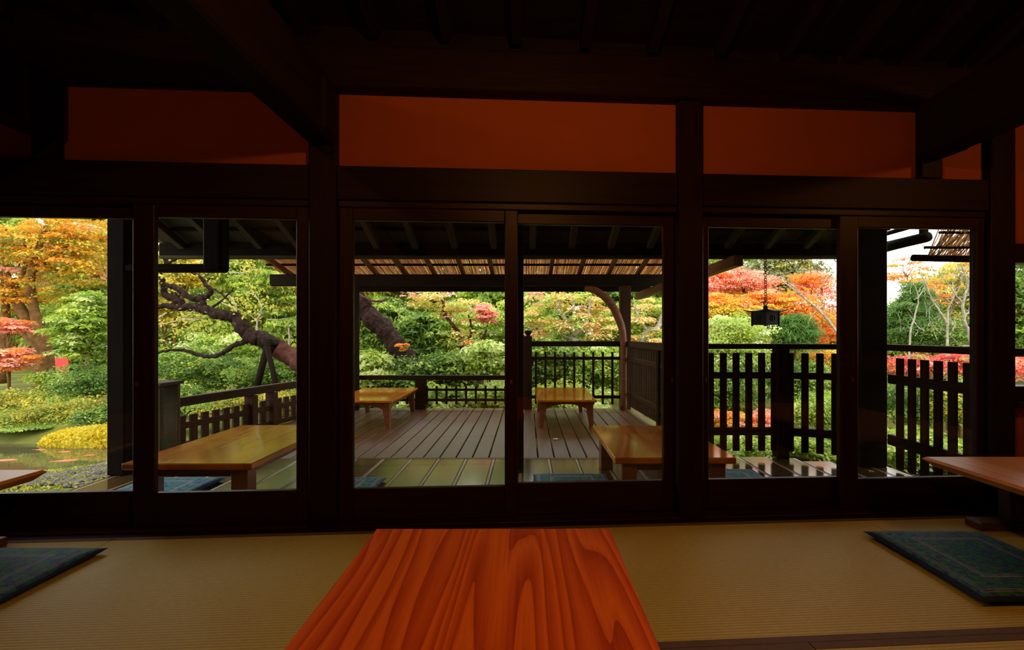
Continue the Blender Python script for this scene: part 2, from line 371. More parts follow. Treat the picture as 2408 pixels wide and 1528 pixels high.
# the wall beyond the outer posts
box('plaster_panel', SL, posts[0][0], 0.05, 0.10, 0, ZP1, M_PLAST, wall, WMX, 0)
e = posts[3][1]
win_z0, win_z1 = 0.61, 1.513
box('plaster_panel', e, SR, 0.05, 0.10, win_z1, ZP1, M_PLAST, wall, WMX, 0)
box('plaster_panel', e, SR, 0.05, 0.10, 0, win_z0, M_PLAST, wall, WMX, 0)
box('plaster_panel', e + 1.0, SR, 0.05, 0.10, win_z0, win_z1, M_PLAST, wall, WMX, 0)
w1 = thing('window_1', 'dark-framed waist-high window in the ochre wall beside the corner post', 'window', WMX @ Vector((e + 0.5, 0.05, win_z0)), PHI, kind='structure')
box('window_frame', e, e + 1.0, 0.03, 0.11, win_z1 - 0.11, win_z1, M_FRAME, w1, WMX)
box('window_frame', e, e + 1.0, 0.03, 0.11, win_z0, win_z0 + 0.085, M_FRAME, w1, WMX)
box('window_frame', e + 0.95, e + 1.0, 0.03, 0.11, win_z0 + 0.085, win_z1 - 0.11, M_FRAME, w1, WMX)
box('window_sill', e, e + 1.02, -0.02, 0.05, win_z0 - 0.03, win_z0, M_FRAME, w1, WMX)
box('glass_pane', e, e + 0.95, 0.066, 0.071, win_z0 + 0.085, win_z1 - 0.11, M_GLASS, w1, WMX, 0)

def sliding_door(i, label, o0, g0, g1, o1, t, pull):
    """one glazed leaf: outer edges o0,o1 and glass edges g0,g1 in wall coordinates"""
    d = thing('door_%d' % i, label, 'door', WMX @ Vector(((o0 + o1) / 2, t, 0.012)), PHI, kind='structure')
    th = 0.034
    box('stile', o0, g0, t, t + th, 0.012, ZK, M_FRAME, d, WMX)
    box('stile', g1, o1, t, t + th, 0.012, ZK, M_FRAME, d, WMX)
    box('bottom_rail', g0, g1, t, t + th, 0.012, ZG0, M_FRAME, d, WMX)
    box('top_rail', g0, g1, t, t + th, ZG1, ZK, M_FRAME, d, WMX)
    box('glass_pane', g0 - 0.004, g1 + 0.004, t + 0.015, t + 0.020, ZG0 - 0.004, ZG1 + 0.004, M_GLASS, d, WMX, 0)
    bm = bmesh.new(); bmesh.ops.create_cone(bm, cap_ends=True, segments=20, radius1=0.016, radius2=0.013, depth=0.006)
    bmesh.ops.scale(bm, vec=(0.5, 1.0, 1), verts=bm.verts)
    me = bpy.data.meshes.new('finger_pull'); bm.to_mesh(me); bm.free(); me.materials.append(M_BRASS)
    place(bpy.data.objects.new('finger_pull', me), WMX @ Matrix.Translation((pull, t - 0.002, 0.74)) @ Matrix.Rotation(math.pi / 2, 4, 'X'), d)
T1, T2 = 0.036, 0.074
sliding_door(1, 'sliding glass door overlooking the koi pond', posts[0][1], ws(-40, T2), ws(312, T2), ws(350, T2), T2, ws(-60, T2))
sliding_door(2, 'sliding glass door in front of the veranda table and slatted low railing', ws(311, T1), ws(362, T1), ws(696, T1), posts[1][0], T1, ws(322, T1))
sliding_door(3, 'sliding glass door in front of the low lattice railing', posts[1][1], ws(830, T1), ws(1187, T1), ws(1218, T1), T1, ws(1202, T1))
sliding_door(4, 'sliding glass door in front of the curved pergola brace', ws(1188, T2), ws(1217, T2), ws(1561, T2), posts[2][0], T2, ws(1580, T2))
sliding_door(5, 'sliding glass door in front of the hanging iron lantern', posts[2][1], ws(1667, T2), ws(1976, T2), ws(2012, T2), T2, ws(1660, T2))
sliding_door(6, 'sliding glass door beside the corner post and the reed awning', ws(1976, T1), ws(2019, T1), ws(2298, T1), posts[3][0], T1, ws(2004, T1))

# other walls (they close the room)
XL, XR, YB = -4.6, 4.9, -2.6
def slab(name, label, cat, x0, x1, y0, y1, z0, z1, mat):
    o = box(name, x0, x1, y0, y1, z0, z1, mat, None, None, 0); return props(o, label, cat, kind='structure')
slab('wall_left', 'dim earth-plastered side wall closing the room', 'wall', XL - 0.1, XL, YB, 2.45, -0.05, 4.3, M_DARKW)
slab('wall_right', 'dim earth-plastered end wall past the low table', 'wall', XR, XR + 0.1, YB, 3.2, -0.05, 4.3, M_DARKW)
slab('wall_back', 'dim earth-plastered rear wall opposite the glass doors', 'wall', XL, XR, YB - 0.1, YB, -0.05, 4.3, M_DARKW)

# tatami floor: rows of mats parallel to the wall
floor = thing('floor', 'tatami mat floor with brown cloth borders', 'floor', (0, WY0, 0), PHI, kind='structure')
KL, KW = 1.91, 0.955
hw = 0.032
row_y1 = -0.06
box('edge_strip', -5.2, 5.2, row_y1 + 0.001, -0.02, -0.06, 0.001, M_POST, floor, WMX, 0)
for r in range(6):
    y1 = row_y1 - r * KW; y0 = y1 - KW
    off = -2.02 + (0 if r % 2 == 0 else KL / 2)
    for k in range(-2, 4):
        x0 = off + k * KL
        if x0 > 5.0 or x0 + KL < -5.0: continue
        mat_o = box('tatami_mat', x0 + 0.002, x0 + KL - 0.002, y0 + hw, y1 - hw, -0.055, 0.0, M_TAT, floor, WMX, 0)
        for ya, yb in ((y0 + 0.001, y0 + hw), (y1 - hw, y1 - 0.001)):
            box('cloth_border', x0 + 0.002, x0 + KL - 0.002, ya, yb, -0.055, 0.0012, M_HERI, mat_o, WMX, 0)
slab('floor_base', 'dark subfloor under the tatami mats', 'floor', XL, XR, YB, 2.3, -0.12, -0.06, M_DARKW)

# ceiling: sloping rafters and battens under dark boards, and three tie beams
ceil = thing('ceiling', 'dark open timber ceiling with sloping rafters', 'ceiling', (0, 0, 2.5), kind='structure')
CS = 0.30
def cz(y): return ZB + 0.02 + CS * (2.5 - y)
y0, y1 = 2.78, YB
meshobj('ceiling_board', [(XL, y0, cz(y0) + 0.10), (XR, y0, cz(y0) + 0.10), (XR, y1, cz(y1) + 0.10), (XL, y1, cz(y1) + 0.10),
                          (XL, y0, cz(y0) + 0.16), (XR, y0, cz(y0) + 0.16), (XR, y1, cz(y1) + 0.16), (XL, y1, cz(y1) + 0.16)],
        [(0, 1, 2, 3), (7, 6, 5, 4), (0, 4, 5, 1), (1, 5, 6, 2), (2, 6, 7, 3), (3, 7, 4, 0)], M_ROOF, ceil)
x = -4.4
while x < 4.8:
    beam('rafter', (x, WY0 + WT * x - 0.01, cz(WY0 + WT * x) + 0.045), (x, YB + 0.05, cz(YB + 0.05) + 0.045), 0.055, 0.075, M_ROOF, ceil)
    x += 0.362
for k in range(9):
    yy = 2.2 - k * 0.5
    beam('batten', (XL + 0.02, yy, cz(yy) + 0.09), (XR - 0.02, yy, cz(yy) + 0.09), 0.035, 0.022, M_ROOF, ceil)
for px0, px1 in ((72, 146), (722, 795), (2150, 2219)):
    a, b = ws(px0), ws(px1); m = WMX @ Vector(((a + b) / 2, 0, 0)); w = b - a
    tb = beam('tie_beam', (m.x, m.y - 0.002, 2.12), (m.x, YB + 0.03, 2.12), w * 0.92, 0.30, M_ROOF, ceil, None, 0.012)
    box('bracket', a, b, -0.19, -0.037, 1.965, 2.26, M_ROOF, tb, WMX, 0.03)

# ------------------------------------------------------------------ pendant lamps (out of view; the rear one is added for its light)
def pendant(LX, LY, LZ, label, mat):
    lamp = thing('pendant_lamp', label, 'lamp', (LX, LY, LZ), group='pendant lamps of the room')
    bm = bmesh.new(); bmesh.ops.create_uvsphere(bm, u_segments=20, v_segments=12, radius=0.045)
    me = bpy.data.meshes.new('bulb'); bm.to_mesh(me); bm.free(); me.materials.append(mat)
    place(bpy.data.objects.new('bulb', me), Matrix.Translation((LX, LY, LZ)), lamp)
    prof = [(0.03, 0.15), (0.06, 0.145), (0.20, 0.075), (0.205, 0.065), (0.195, 0.066), (0.055, 0.13), (0.03, 0.135)]
    v = [Vector((r * math.cos(a), r * math.sin(a), z)) for r, z in prof for a in [2 * math.pi * k / 28 for k in range(28)]]
    f = [(i * 28 + k, i * 28 + (k + 1) % 28, (i + 1) * 28 + (k + 1) % 28, (i + 1) * 28 + k) for i in range(len(prof) - 1) for k in range(28)]
    meshobj('lamp_shade', v, f, M_ENAM, lamp, WM[lamp.name].copy(), True)
    tube('socket', [(LX, LY, LZ + 0.035), (LX, LY, LZ + 0.16)], [0.02, 0.024], M_ENAM, lamp, 12)
    tube('cord', [(LX, LY, LZ + 0.15), (LX, LY, cz(LY) + 0.09)], [0.004, 0.004], M_ENAM, lamp, 8)
pendant(0.25, 0.75, 2.13, 'warm bulb under a dark conical shade hanging over the grained orange table', M_BULB)
pendant(3.05, 1.15, 2.13, 'warm bulb under a dark conical shade over the table by the railing side door', emit('warm_bulb_soft', (1.0, 0.40, 0.075), BULB * 0.5))
pendant(-1.75, -0.9, 2.45, 'added unseen lamp high in the rear of the room, lighting the pond-side wall panel', emit('added_rear_bulb', (1.0, 0.40, 0.075), BULB * 0.6))  # unseen lamp, added to brighten the plaster panel on the pond side

# ------------------------------------------------------------------ low tables and cushions in the room
# orange table: far corners at pixels (883,1247) and (1432,1238)
zt = 0.35
pa, pb = F(883, 1246, zt), F(1433, 1239, zt)
t = thing('low_table', 'long low table with a glowing orange wood-grain top on the tatami', 'table', ((pa.x + pb.x) / 2, 0.95, 0))
yf = (pa.y + pb.y) / 2; ynear = 0.42
box('tabletop', pa.x, pb.x, ynear, yf, zt - 0.035, zt, M_TABLE, t, None, 0.003)
for sx in (0, 1):
    for sy in (0, 1):
        cx_ = pa.x + 0.09 if sx == 0 else pb.x - 0.09; cy_ = ynear + 0.1 if sy == 0 else yf - 0.1
        box('leg', cx_ - 0.035, cx_ + 0.035, cy_ - 0.035, cy_ + 0.035, 0.002, zt - 0.035, M_TSIDE, t)
box('apron', pa.x + 0.125, pb.x - 0.125, yf - 0.112, yf - 0.088, zt - 0.10, zt - 0.035, M_TSIDE, t)
box('apron', pa.x + 0.125, pb.x - 0.125, ynear + 0.088, ynear + 0.112, zt - 0.10, zt - 0.035, M_TSIDE, t)

def pedestal_table(label, x0, x1, y0, y1, fx0, fx1):
    t = thing('pedestal_table', label, 'table', ((x0 + x1) / 2, (y0 + y1) / 2, 0), group='pedestal tables by the glass doors')
    z1, z0, ch = 0.35, 0.305, 0.035
    c = Vector(((x0 + x1) / 2, (y0 + y1) / 2, 0)); Mt = Matrix.Translation((c.x, c.y, 0)) @ Matrix.Rotation(math.pi / 2, 4, 'Z')
    hx, hy = (x1 - x0) / 2, (y1 - y0) / 2
    # top with an undercut edge, grain along the long side
    v = []
    for (zz, ins) in ((z1, 0.012), (z1 - 0.012, 0.0), (z0, ch)):
        v += [(-hy + ins, -hx + ins, zz), (hy - ins, -hx + ins, zz), (hy - ins, hx - ins, zz), (-hy + ins, hx - ins, zz)]
    f = [(0, 1, 2, 3), (11, 10, 9, 8)]
    for r in (0, 4): f += [(r + k, r + 4 + k, r + 4 + (k + 1) % 4, r + (k + 1) % 4) for k in range(4)]
    meshobj('tabletop', v, f, M_TPALE, t, Mt)
    for yc in (y0 + 0.13, y1 - 0.07):
        box('foot', fx0, fx1, yc - 0.045, yc + 0.045, 0.002, 0.042, M_TDARK, t, None, 0.006)
        m = (fx0 + fx1) / 2
        box('pedestal_leg', m - 0.12, m + 0.12, yc - 0.03, yc + 0.03, 0.042, z0, M_TDARK, t)
    m = (fx0 + fx1) / 2
    box('stretcher', m - 0.02, m + 0.02, y0 + 0.16, y1 - 0.10, 0.12, 0.19, M_TDARK, t)
pedestal_table('pale wood pedestal table with a chamfered edge by the railing side door', 2.08, 3.03, 1.05, 2.47, 2.28, 2.84)
pedestal_table('pale wood pedestal table with a chamfered edge by the koi pond door', -3.27, -2.295, 0.95, 2.235, -3.1, -2.45)

def cushion(label, x0, x1, y0, y1, z, mat, h=0.045, rz=0.0, group=None):
    nx = 22; hx, hy = (x1 - x0) / 2, (y1 - y0) / 2; v, f = [], []
    for side in (1, -1):
        for j in range(nx + 1):
            for i in range(nx + 1):
                u, w = -1 + 2 * i / nx, -1 + 2 * j / nx
                g = (1 - abs(u) ** 5) * (1 - abs(w) ** 5)
                pin = 1 - 0.03 * (1 - min(1, abs(u) * abs(w)) ** 2)
                zz = h * 0.42 + h * 0.58 * g ** 0.5 * (1 - 0.18 * (1 - u * u) * (1 - w * w) * 0.5) if side == 1 else h * 0.40 * (1 - min(1, 2.2 * g ** 0.5))
                v.append((u * hx * pin, w * hy * pin, zz))
    n = (nx + 1) ** 2
    for j in range(nx):
        for i in range(nx):
            a = j * (nx + 1) + i
            f.append((a, a + 1, a + nx + 2, a + nx + 1)); f.append((n + a, n + a + nx + 1, n + a + nx + 2, n + a + 1))
    rim = [i for i in range(nx + 1)] + [(j) * (nx + 1) + nx for j in range(1, nx + 1)] + [nx * (nx + 1) + i for i in range(nx - 1, -1, -1)] + [j * (nx + 1) for j in range(nx - 1, 0, -1)]
    for k in range(len(rim)):
        a, b = rim[k], rim[(k + 1) % len(rim)]; f.append((a, n + a, n + b, b))
    o = meshobj('floor_cushion', v, f, mat, None, Matrix.Translation(((x0 + x1) / 2, (y0 + y1) / 2, z)) @ Matrix.Rotation(rz, 4, 'Z'), True)
    return props(o, label, 'cushion', group)
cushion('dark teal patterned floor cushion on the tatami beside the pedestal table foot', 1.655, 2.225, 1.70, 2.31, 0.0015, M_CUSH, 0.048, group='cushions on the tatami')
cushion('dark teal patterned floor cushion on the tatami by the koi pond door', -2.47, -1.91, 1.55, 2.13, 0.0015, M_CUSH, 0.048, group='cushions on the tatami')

# ------------------------------------------------------------------ the veranda and deck outside
ZD = -0.10
deck = thing('floor_veranda', 'wet plank deck with polished wide veranda boards along the doors', 'deck', (0, 3, ZD), kind='structure')
YT = 4.09                     # joint between the wide veranda boards and the deck planks
def wally(x): return WY0 + WT * x + 0.15
def left_x(y): return -3.22 if y < 4.3 else -3.30 + (y - 4.37) * (0.35 / 1.57)
def right_x(y):
    if y <= 3.85: return 2.97
    if y <= 4.16: return 2.97 - (y - 3.85) * (2.97 - 2.2) / 0.31 * 0.9
    return 1.65 - (y - 4.14) * 0.24 / 2.65
xs = -3.2; k = 0
edge = F(1098, 1083, ZD).x     # a measured seam between two wide boards
bw = 0.24
x = edge - bw * 20
while x < 3.0:
    xa, xb = max(x, -3.22), min(x + bw, 2.97)
    if xb - xa > 0.05:
        yt = YT if xb <= 1.66 else (4.16 if xb <= 2.26 else 4.16 - (xb - 2.26) * 0.42)
        b = box('veranda_board', xa + 0.002, xb - 0.026, wally((xa + xb) / 2), yt, ZD - 0.04, ZD, M_VER, deck, None, 0.003)
        box('joint_strip', xb - 0.024, xb - 0.002, wally((xa + xb) / 2), yt, ZD - 0.04, ZD - 0.001, M_STRIP, deck, None, 0.002)
    x += bw
box('threshold_board', -3.25, 1.66, YT + 0.004, YT + 0.035, ZD - 0.05, ZD + 0.001, M_DECK, deck)
x = F(1034.7, 1074, ZD).x - 0.145 * 16
while x < 1.66:
    w = 0.145
    xa, xb = x, x + w; ym = (YT + 6.85) / 2
    # clip against the slanted sides
    def span(xc):
        y0_, y1_ = YT + 0.04, 6.86
        if xc > 1.40: y1_ = min(y1_, 4.14 + (1.65 - xc) / 0.24 * 2.65)
        lx = left_x(6.86)
        if xc < -2.76: y1_ = min(y1_, 4.37 + (xc + 3.30) * 1.57 / 0.35)
        return y0_, y1_
    ya, yb = span(xa + 0.02 if xa > 0 else (xa + xb) / 2)
    if yb - ya > 0.15 and xa > -3.27:
        box('deck_board', xa + 0.005, xb - 0.005, ya, yb, ZD - 0.035, ZD, M_DECK, deck, None, 0.004)
    x += w
# joists under the deck
for yy in (3.2, 4.6, 5.6, 6.6):
    box('joist', -2.75 if yy > 5 else -3.1, 1.45 if yy > 4.2 else 2.9, yy - 0.05, yy + 0.05, ZD - 0.14, ZD - 0.042, M_EAVE, deck)
for (x, y) in ((-3.0, 3.2), (0, 3.2), (2.8, 3.2), (-2.7, 6.6), (-0.7, 6.6), (1.3, 6.6), (-2.9, 4.6), (1.45, 4.6)):
    box('deck_support', x - 0.05, x + 0.05, y - 0.05, y + 0.05, -0.64, ZD - 0.142, M_EAVE, deck)

# posts that carry the eaves
eave = thing('roof_eave', 'dark timber eaves with sloping rafters over the veranda', 'eaves', (0, 4.0, 1.8), kind='structure')
YE, ZE, ES = 4.5, 1.735, 0.434
def ez(y): return ZE + 0.055 + ES * (YE - y)
for (px, py, w, d) in ((271, 1119, 0.137, 0.13), (1214, 1112, 0.115, 0.10), (2057, 1099, 0.215, 0.14)):
    b = F(px, py, ZD); yy = b.y + d / 2
    box('eave_post', b.x - w / 2, b.x + w / 2, yy - d / 2, yy + d / 2, ZD, ez(yy) + 0.02, M_EAVE, eave, None, 0.008)
XE0, XE1 = -3.53, 3.32
beam('eave_edge', (XE0, YE, ZE + 0.068), (XE1, YE, ZE + 0.068), 0.05, 0.115, M_EAVE, eave)
beam('eave_lip', (XE0, YE + 0.005, ZE - 0.006), (XE1, YE + 0.005, ZE - 0.006), 0.07, 0.03, M_SOFF, eave)
xr = F(1253, 1200, 0).x
x0r = (1253 - CX) / FPX * YE
k = -12
while True:
    x = x0r + k * 0.372; k += 1
    if x < XE0 + 0.02: continue
    if x > XE1: break
    ya = WY0 + WT * x + 0.12
    beam('eave_rafter', (x, ya, ez(ya) + 0.03), (x, YE - 0.03, ez(YE - 0.03) + 0.03), 0.058, 0.07, M_SOFF, eave)
for yy in (4.30, 4.02, 3.74, 3.42, 3.05):
    beam('eave_batten', (XE0, yy, ez(yy) + 0.076), (XE1, yy, ez(yy) + 0.076), 0.05, 0.022, M_EAVE, eave)
k = 0
yy = 2.55
while yy < 4.5:
    z0_ = ez(yy) + 0.10; y2 = min(yy + 0.30, 4.54); z1_ = ez(y2) + 0.10
    beam('soffit_board', ((XE0 + XE1) / 2, yy, z0_), ((XE0 + XE1) / 2, y2, z1_), XE1 - XE0, 0.02, M_SOFF, eave, None, 0)
    yy += 0.30
for (a, b) in ((2.40, 4.6),):
    meshobj('roof_tile_layer', [(XE0 - 0.05, 4.6, ez(4.6) + 0.125), (XE1 + 0.05, 4.6, ez(4.6) + 0.125), (XE1 + 0.05, 2.3, ez(2.3) + 0.125), (XE0 - 0.05, 2.3, ez(2.3) + 0.125),
             (XE0 - 0.05, 4.6, ez(4.6) + 0.20), (XE1 + 0.05, 4.6, ez(4.6) + 0.20), (XE1 + 0.05, 2.3, ez(2.3) + 0.20), (XE0 - 0.05, 2.3, ez(2.3) + 0.20)],
            [(3, 2, 1, 0), (4, 5, 6, 7), (0, 1, 5, 4), (1, 2, 6, 5), (2, 3, 7, 6), (3, 0, 4, 7)], M_TILE, eave)
# bracket arm on the pond-side post
pb_ = F(271, 1119, ZD).y + 0.05
a0, a1 = P(290, 631, pb_), P(530, 631, pb_)
beam('bracket_arm', (a0.x, pb_, a0.z), (a1.x, pb_, a1.z), 0.09, 0.062, M_EAVE, eave, None, 0.012)
c0, c1 = P(486, 600, pb_), P(531, 600, pb_)
box('bracket_block', c0.x, c1.x, pb_ - 0.06, pb_ + 0.06, a0.z - 0.03, ez(pb_) + 0.02, M_EAVE, eave, None, 0.02)
# gutter poles past the corner post
g0 = P(2060, 586, 4.68); g1 = P(2182, 556, 4.07)
tube('gutter_pole', [g0, (g0 + g1) / 2, g1], [0.055, 0.05, 0.045], M_BAMB, eave, 10, 0.08)
g2 = P(2060, 556, 4.6); g3 = P(2150, 531, 4.2)
tube('gutter_pole', [g2, g3], [0.022, 0.02], M_BAMB, eave, 8)
g4 = P(2171, 520, 4.12); g5 = P(2171, 560, 4.12)
box('gutter_hanger', g4.x - 0.025, g4.x + 0.025, 4.09, 4.14, g5.z, g4.z + 0.1, M_BAMB, eave)
# small iron rings under the eave edge
def ring_geo(c, r, rr, axis='y', n=14, s=6):
    vs, fs = [], []
    for i in range(n):
        a = 2 * math.pi * i / n
        for j in range(s):
            b = 2 * math.pi * j / s; q = r + rr * math.cos(b)
            p = (q * math.cos(a), rr * math.sin(b), q * math.sin(a))
            if axis == 'x': p = (p[1], p[0], p[2])
            vs.append(Vector(c) + Vector(p))
    for i in range(n):
        for j in range(s):
            fs.append((i * s + j, i * s + (j + 1) % s, ((i + 1) % n) * s + (j + 1) % s, ((i + 1) % n) * s + j))
    return vs, fs
for px in (1842, 1968):
    c = P(px, 617, YE - 0.02); v, f = ring_geo((0, 0, 0), 0.022, 0.004)
    meshobj('iron_ring', v, f, M_IRON, eave, Matrix.Translation((c.x, c.y, ZE - 0.03)), True)

# ------------------------------------------------------------------ railings
def railing(name, label, pts, rails, slat, post_idx=(), post=(0.09, None), mat=M_RAIL, top=None, spacing=0.113, skip0=0.5, group=None):
    """pts: plan polyline; rails: (z, height, thickness); top: (z, height, thickness) handrail; slat: (z0, z1, width, thickness)"""
    pts = [Vector((p[0], p[1], 0)) for p in pts]
    m = pts[0].lerp(pts[-1], 0.5); t = thing(name, label, 'railing', (m.x, m.y, ZD), group=group)
    for i in range(len(pts) - 1):
        a, b = pts[i], pts[i + 1]; d = (b - a); L = d.length; u = d.normalized(); nrm = Vector((-u.y, u.x, 0))
        if top: beam('handrail', a + Vector((0, 0, top[0])), b + Vector((0, 0, top[0])), top[2], top[1], mat, t)
        for (z, h, th) in rails: beam('rail', a + Vector((0, 0, z)), b + Vector((0, 0, z)), th, h, mat, t)
        if slat:
            n = int(L / spacing); s0 = (L - (n - 1) * spacing) / 2
            for k in range(n):
                p = a + u * (s0 + k * spacing)
                beam('slat', p + Vector((0, 0, slat[0])), p + Vector((0, 0, slat[1])), slat[3], slat[2], mat, t, None, 0.003, up=u)
    for i in post_idx:
        p = pts[i]; zt_ = post[1] if post[1] else (top[0] if top else 0.8)
        box('post', p.x - post[0] / 2, p.x + post[0] / 2, p.y - post[0] / 2, p.y + post[0] / 2, ZD, zt_, mat, t, None, 0.006)
    return t
YF = 6.78
# low lattice railing along the far edge of the deck
lx0, lx1 = -2.72, P(1231, 883, YF).x
lo = railing('lattice_railing', 'low dark lattice railing along the outer end of the deck', [(lx0, YF), (lx1, YF)],
             [(0.18, 0.035, 0.03), (0.032, 0.04, 0.03)], (-0.03, 0.235, 0.03, 0.028), (), top=(0.355, 0.065, 0.07), spacing=0.142)
p = P(990, 900, YF); box('post', p.x - 0.075, p.x + 0.075, YF - 0.06, YF + 0.06, ZD, 0.325, M_RAIL, lo)
# high baluster railing
hx0, hx1 = P(1242, 900, YF).x, P(1472, 900, YF).x - 0.085
hi = railing('baluster_railing', 'tall dark railing of thin balusters behind the small deck table', [(hx0, YF), (hx1, YF)],
             [(0.636, 0.045, 0.03), (0.075, 0.045, 0.03)], (-0.03, 0.725, 0.032, 0.028), (), top=(0.845, 0.075, 0.07), spacing=0.1385)
box('newel_post', hx0 - 0.065, hx0 + 0.055, YF - 0.06, YF + 0.06, ZD, 0.955, M_RAIL, hi)
prof = [(0.03, 0.955), (0.028, 0.975), (0.05, 1.0), (0.055, 1.02), (0.05, 1.035), (0.0, 1.04)]
v = [Vector((r * math.cos(2 * math.pi * k / 12), r * math.sin(2 * math.pi * k / 12), z)) for r, z in prof for k in range(12)]
f = [(i * 12 + k, i * 12 + (k + 1) % 12, (i + 1) * 12 + (k + 1) % 12, (i + 1) * 12 + k) for i in range(len(prof) - 1) for k in range(12)]
meshobj('newel_cap', v, f, M_RAIL, hi, Matrix.Translation((hx0, YF, 0)), True)
# side railing of the deck, running back to the house
sl = (-0.04, 0.80, 0.055, 0.024)
sd = railing('side_railing', 'tall slatted railing running along the deck side from the pergola post', [(1.45, YF - 0.10), (1.57, 4.20)],
             [(0.627, 0.06, 0.035), (0.134, 0.06, 0.035)], sl, (), (0.09, 0.86), mat=M_RAILB, top=(0.845, 0.085, 0.07), spacing=0.10)
p = F(1530, 990, ZD); box('post', 1.475, 1.555, 5.3, 5.38, ZD, 0.81, M_RAIL, sd)
# slatted railing by the lantern
A = (2.24, 4.14); B = (2.90, 3.90)
rl = railing('slatted_railing', 'dark slatted railing under the hanging iron lantern turning towards the corner post', [(1.56, 4.14), A, (2.80, 3.93)],
             [(0.627, 0.058, 0.035), (0.134, 0.07, 0.04)], (-0.04, 0.825, 0.055, 0.026), (1,), (0.105, 0.862), top=(0.883, 0.045, 0.08), spacing=0.113)
rb = railing('slatted_railing', 'dark slatted railing running from the corner post to the house wall', [(2.955, 3.82), (2.955, 2.80)],
             [(0.627, 0.075, 0.035), (0.134, 0.085, 0.04)], (-0.08, 0.80, 0.060, 0.024), (), top=(0.883, 0.05, 0.08), spacing=0.115)
# brown low railing on the pond side
q0, q1, q2 = (-3.30, 4.37), (-2.95, 5.94), (-2.78, 6.70)
ls = railing('low_slat_railing', 'low brown railing with square slats beside the pond-side deck edge', [q0, q2],
             [(0.12, 0.06, 0.04), (-0.065, 0.06, 0.05)], (-0.09, 0.215, 0.072, 0.03), (), mat=M_RAILB, top=(0.35, 0.085, 0.08), spacing=0.125)
for yy in (5.25, 5.55):
    xx = -3.30 + (yy - 4.37) * 0.223
    box('post', xx - 0.05, xx + 0.05, yy - 0.05, yy + 0.05, ZD, 0.30, M_RAILB, ls)
# louvred end box of the railing
lb = thing('louvred_box', 'dark louvred wooden box at the end of the low brown railing', 'box', (-3.45, 4.25, ZD))
bx0, bx1, by0, by1, bz1 = -3.62, -3.235, 4.12, 4.36, 0.56
box('box_lid', bx0 - 0.02, bx1 + 0.02, by0 - 0.02, by1 + 0.02, bz1 - 0.03, bz1, M_SOFF, lb)
for xx in (bx0 + 0.02, bx1 - 0.02): box('corner_post', xx - 0.02, xx + 0.02, by0, by0 + 0.04, ZD, bz1 - 0.03, M_SOFF, lb)
box('back_panel', bx0, bx1, by1 - 0.03, by1, ZD, bz1 - 0.03, M_SOFF, lb)
for k in range(6):
    zz = bz1 - 0.06 - k * 0.062
    beam('louvre', (bx0 + 0.04, by0 + 0.03, zz), (bx1 - 0.04, by0 + 0.03, zz), 0.05, 0.012, M_SOFF, lb, None, 0.002, up=(0, 0.6, 0.8))
box('lower_panel', bx0 + 0.04, bx1 - 0.04, by0 + 0.015, by0 + 0.035, ZD, bz1 - 0.44, M_SOFF, lb)

# ------------------------------------------------------------------ reed-roofed pergola over the deck
pg = thing('pergola', 'timber pergola with a sloping reed mat roof over the deck', 'pergola', (-0.8, 6.2, ZD))
PS = 0.225; ZPB = 1.85
def pz(y): return ZPB + PS * (YF - y)
gx0, gx1 = P(638, 650, YF).x, P(1568, 650, YF).x
beam('front_beam', (gx0, YF, 1.765), (gx1, YF, 1.765), 0.10, 0.165, M_EAVE, pg, None, 0.008)
pp = F(1472, 963, ZD); pgx = pp.x
box('pergola_post', pgx - 0.075, pgx + 0.075, YF - 0.05, YF + 0.09, ZD, 1.684, M_RAILB, pg, None, 0.008)
q = P(843, 700, YF - 0.02); box('pergola_post', q.x - 0.03, q.x + 0.03, YF - 0.12, YF - 0.06, ZD, 1.684, M_EAVE, pg)
x0g = (1157 - CX) / FPX * (YF - 0.03)
k = -7
while True:
    x = x0g + k * 0.424; k += 1
    if x < gx0 + 0.05: continue
    if x > gx1 - 0.03: break
    beam('pergola_rafter', (x, 4.75, pz(4.75) + 0.035), (x, 7.28, pz(7.28) + 0.035), 0.05, 0.06, M_LOG, pg)
for yy in (7.2, 6.62, 6.1, 5.5, 5.0):
    beam('pergola_batten', (gx0 + 0.02, yy, pz(yy) + 0.08), (gx1 - 0.02, yy, pz(yy) + 0.08), 0.05, 0.028, M_EAVE, pg)
beam('outer_fascia', (gx0 + 0.9, 7.30, 1.690), (gx1 - 0.1, 7.30, 1.690), 0.04, 0.09, M_EAVE, pg)
gs = []
rr = random.Random(3); x = gx0
while x < gx1:
    r_ = rr.uniform(0.0065, 0.0095); dz = rr.uniform(0, 0.012); j = rr.uniform(-0.012, 0.012)
    gs.append(tube_geo([(x, 4.7, pz(4.7) + 0.105 + dz), (x + j, 7.36, pz(7.36) + 0.105 + dz)], [r_, r_ * 0.8], 5, caps=False))
    gs.append(tube_geo([(x + 0.007, 4.7, pz(4.7) + 0.128 + dz), (x + 0.007 - j, 7.36, pz(7.36) + 0.128 + dz)], [r_, r_ * 0.8], 5, caps=False))
    x += rr.uniform(0.010, 0.016)
v, f = join_geo(gs)
meshobj('reed_mat', v, f, M_REED, pg)['kind'] = 'stuff'
# ridge plate resting on the eave side and the lower side beam
beam('side_beam', P(1737, 612, 4.35), P(1500, 697, 7.25), 0.09, 0.10, M_LOG, pg)
beam('eave_hanger', P(1733, 500, 4.40), P(1733, 612, 4.40), 0.05, 0.05, M_EAVE, pg)
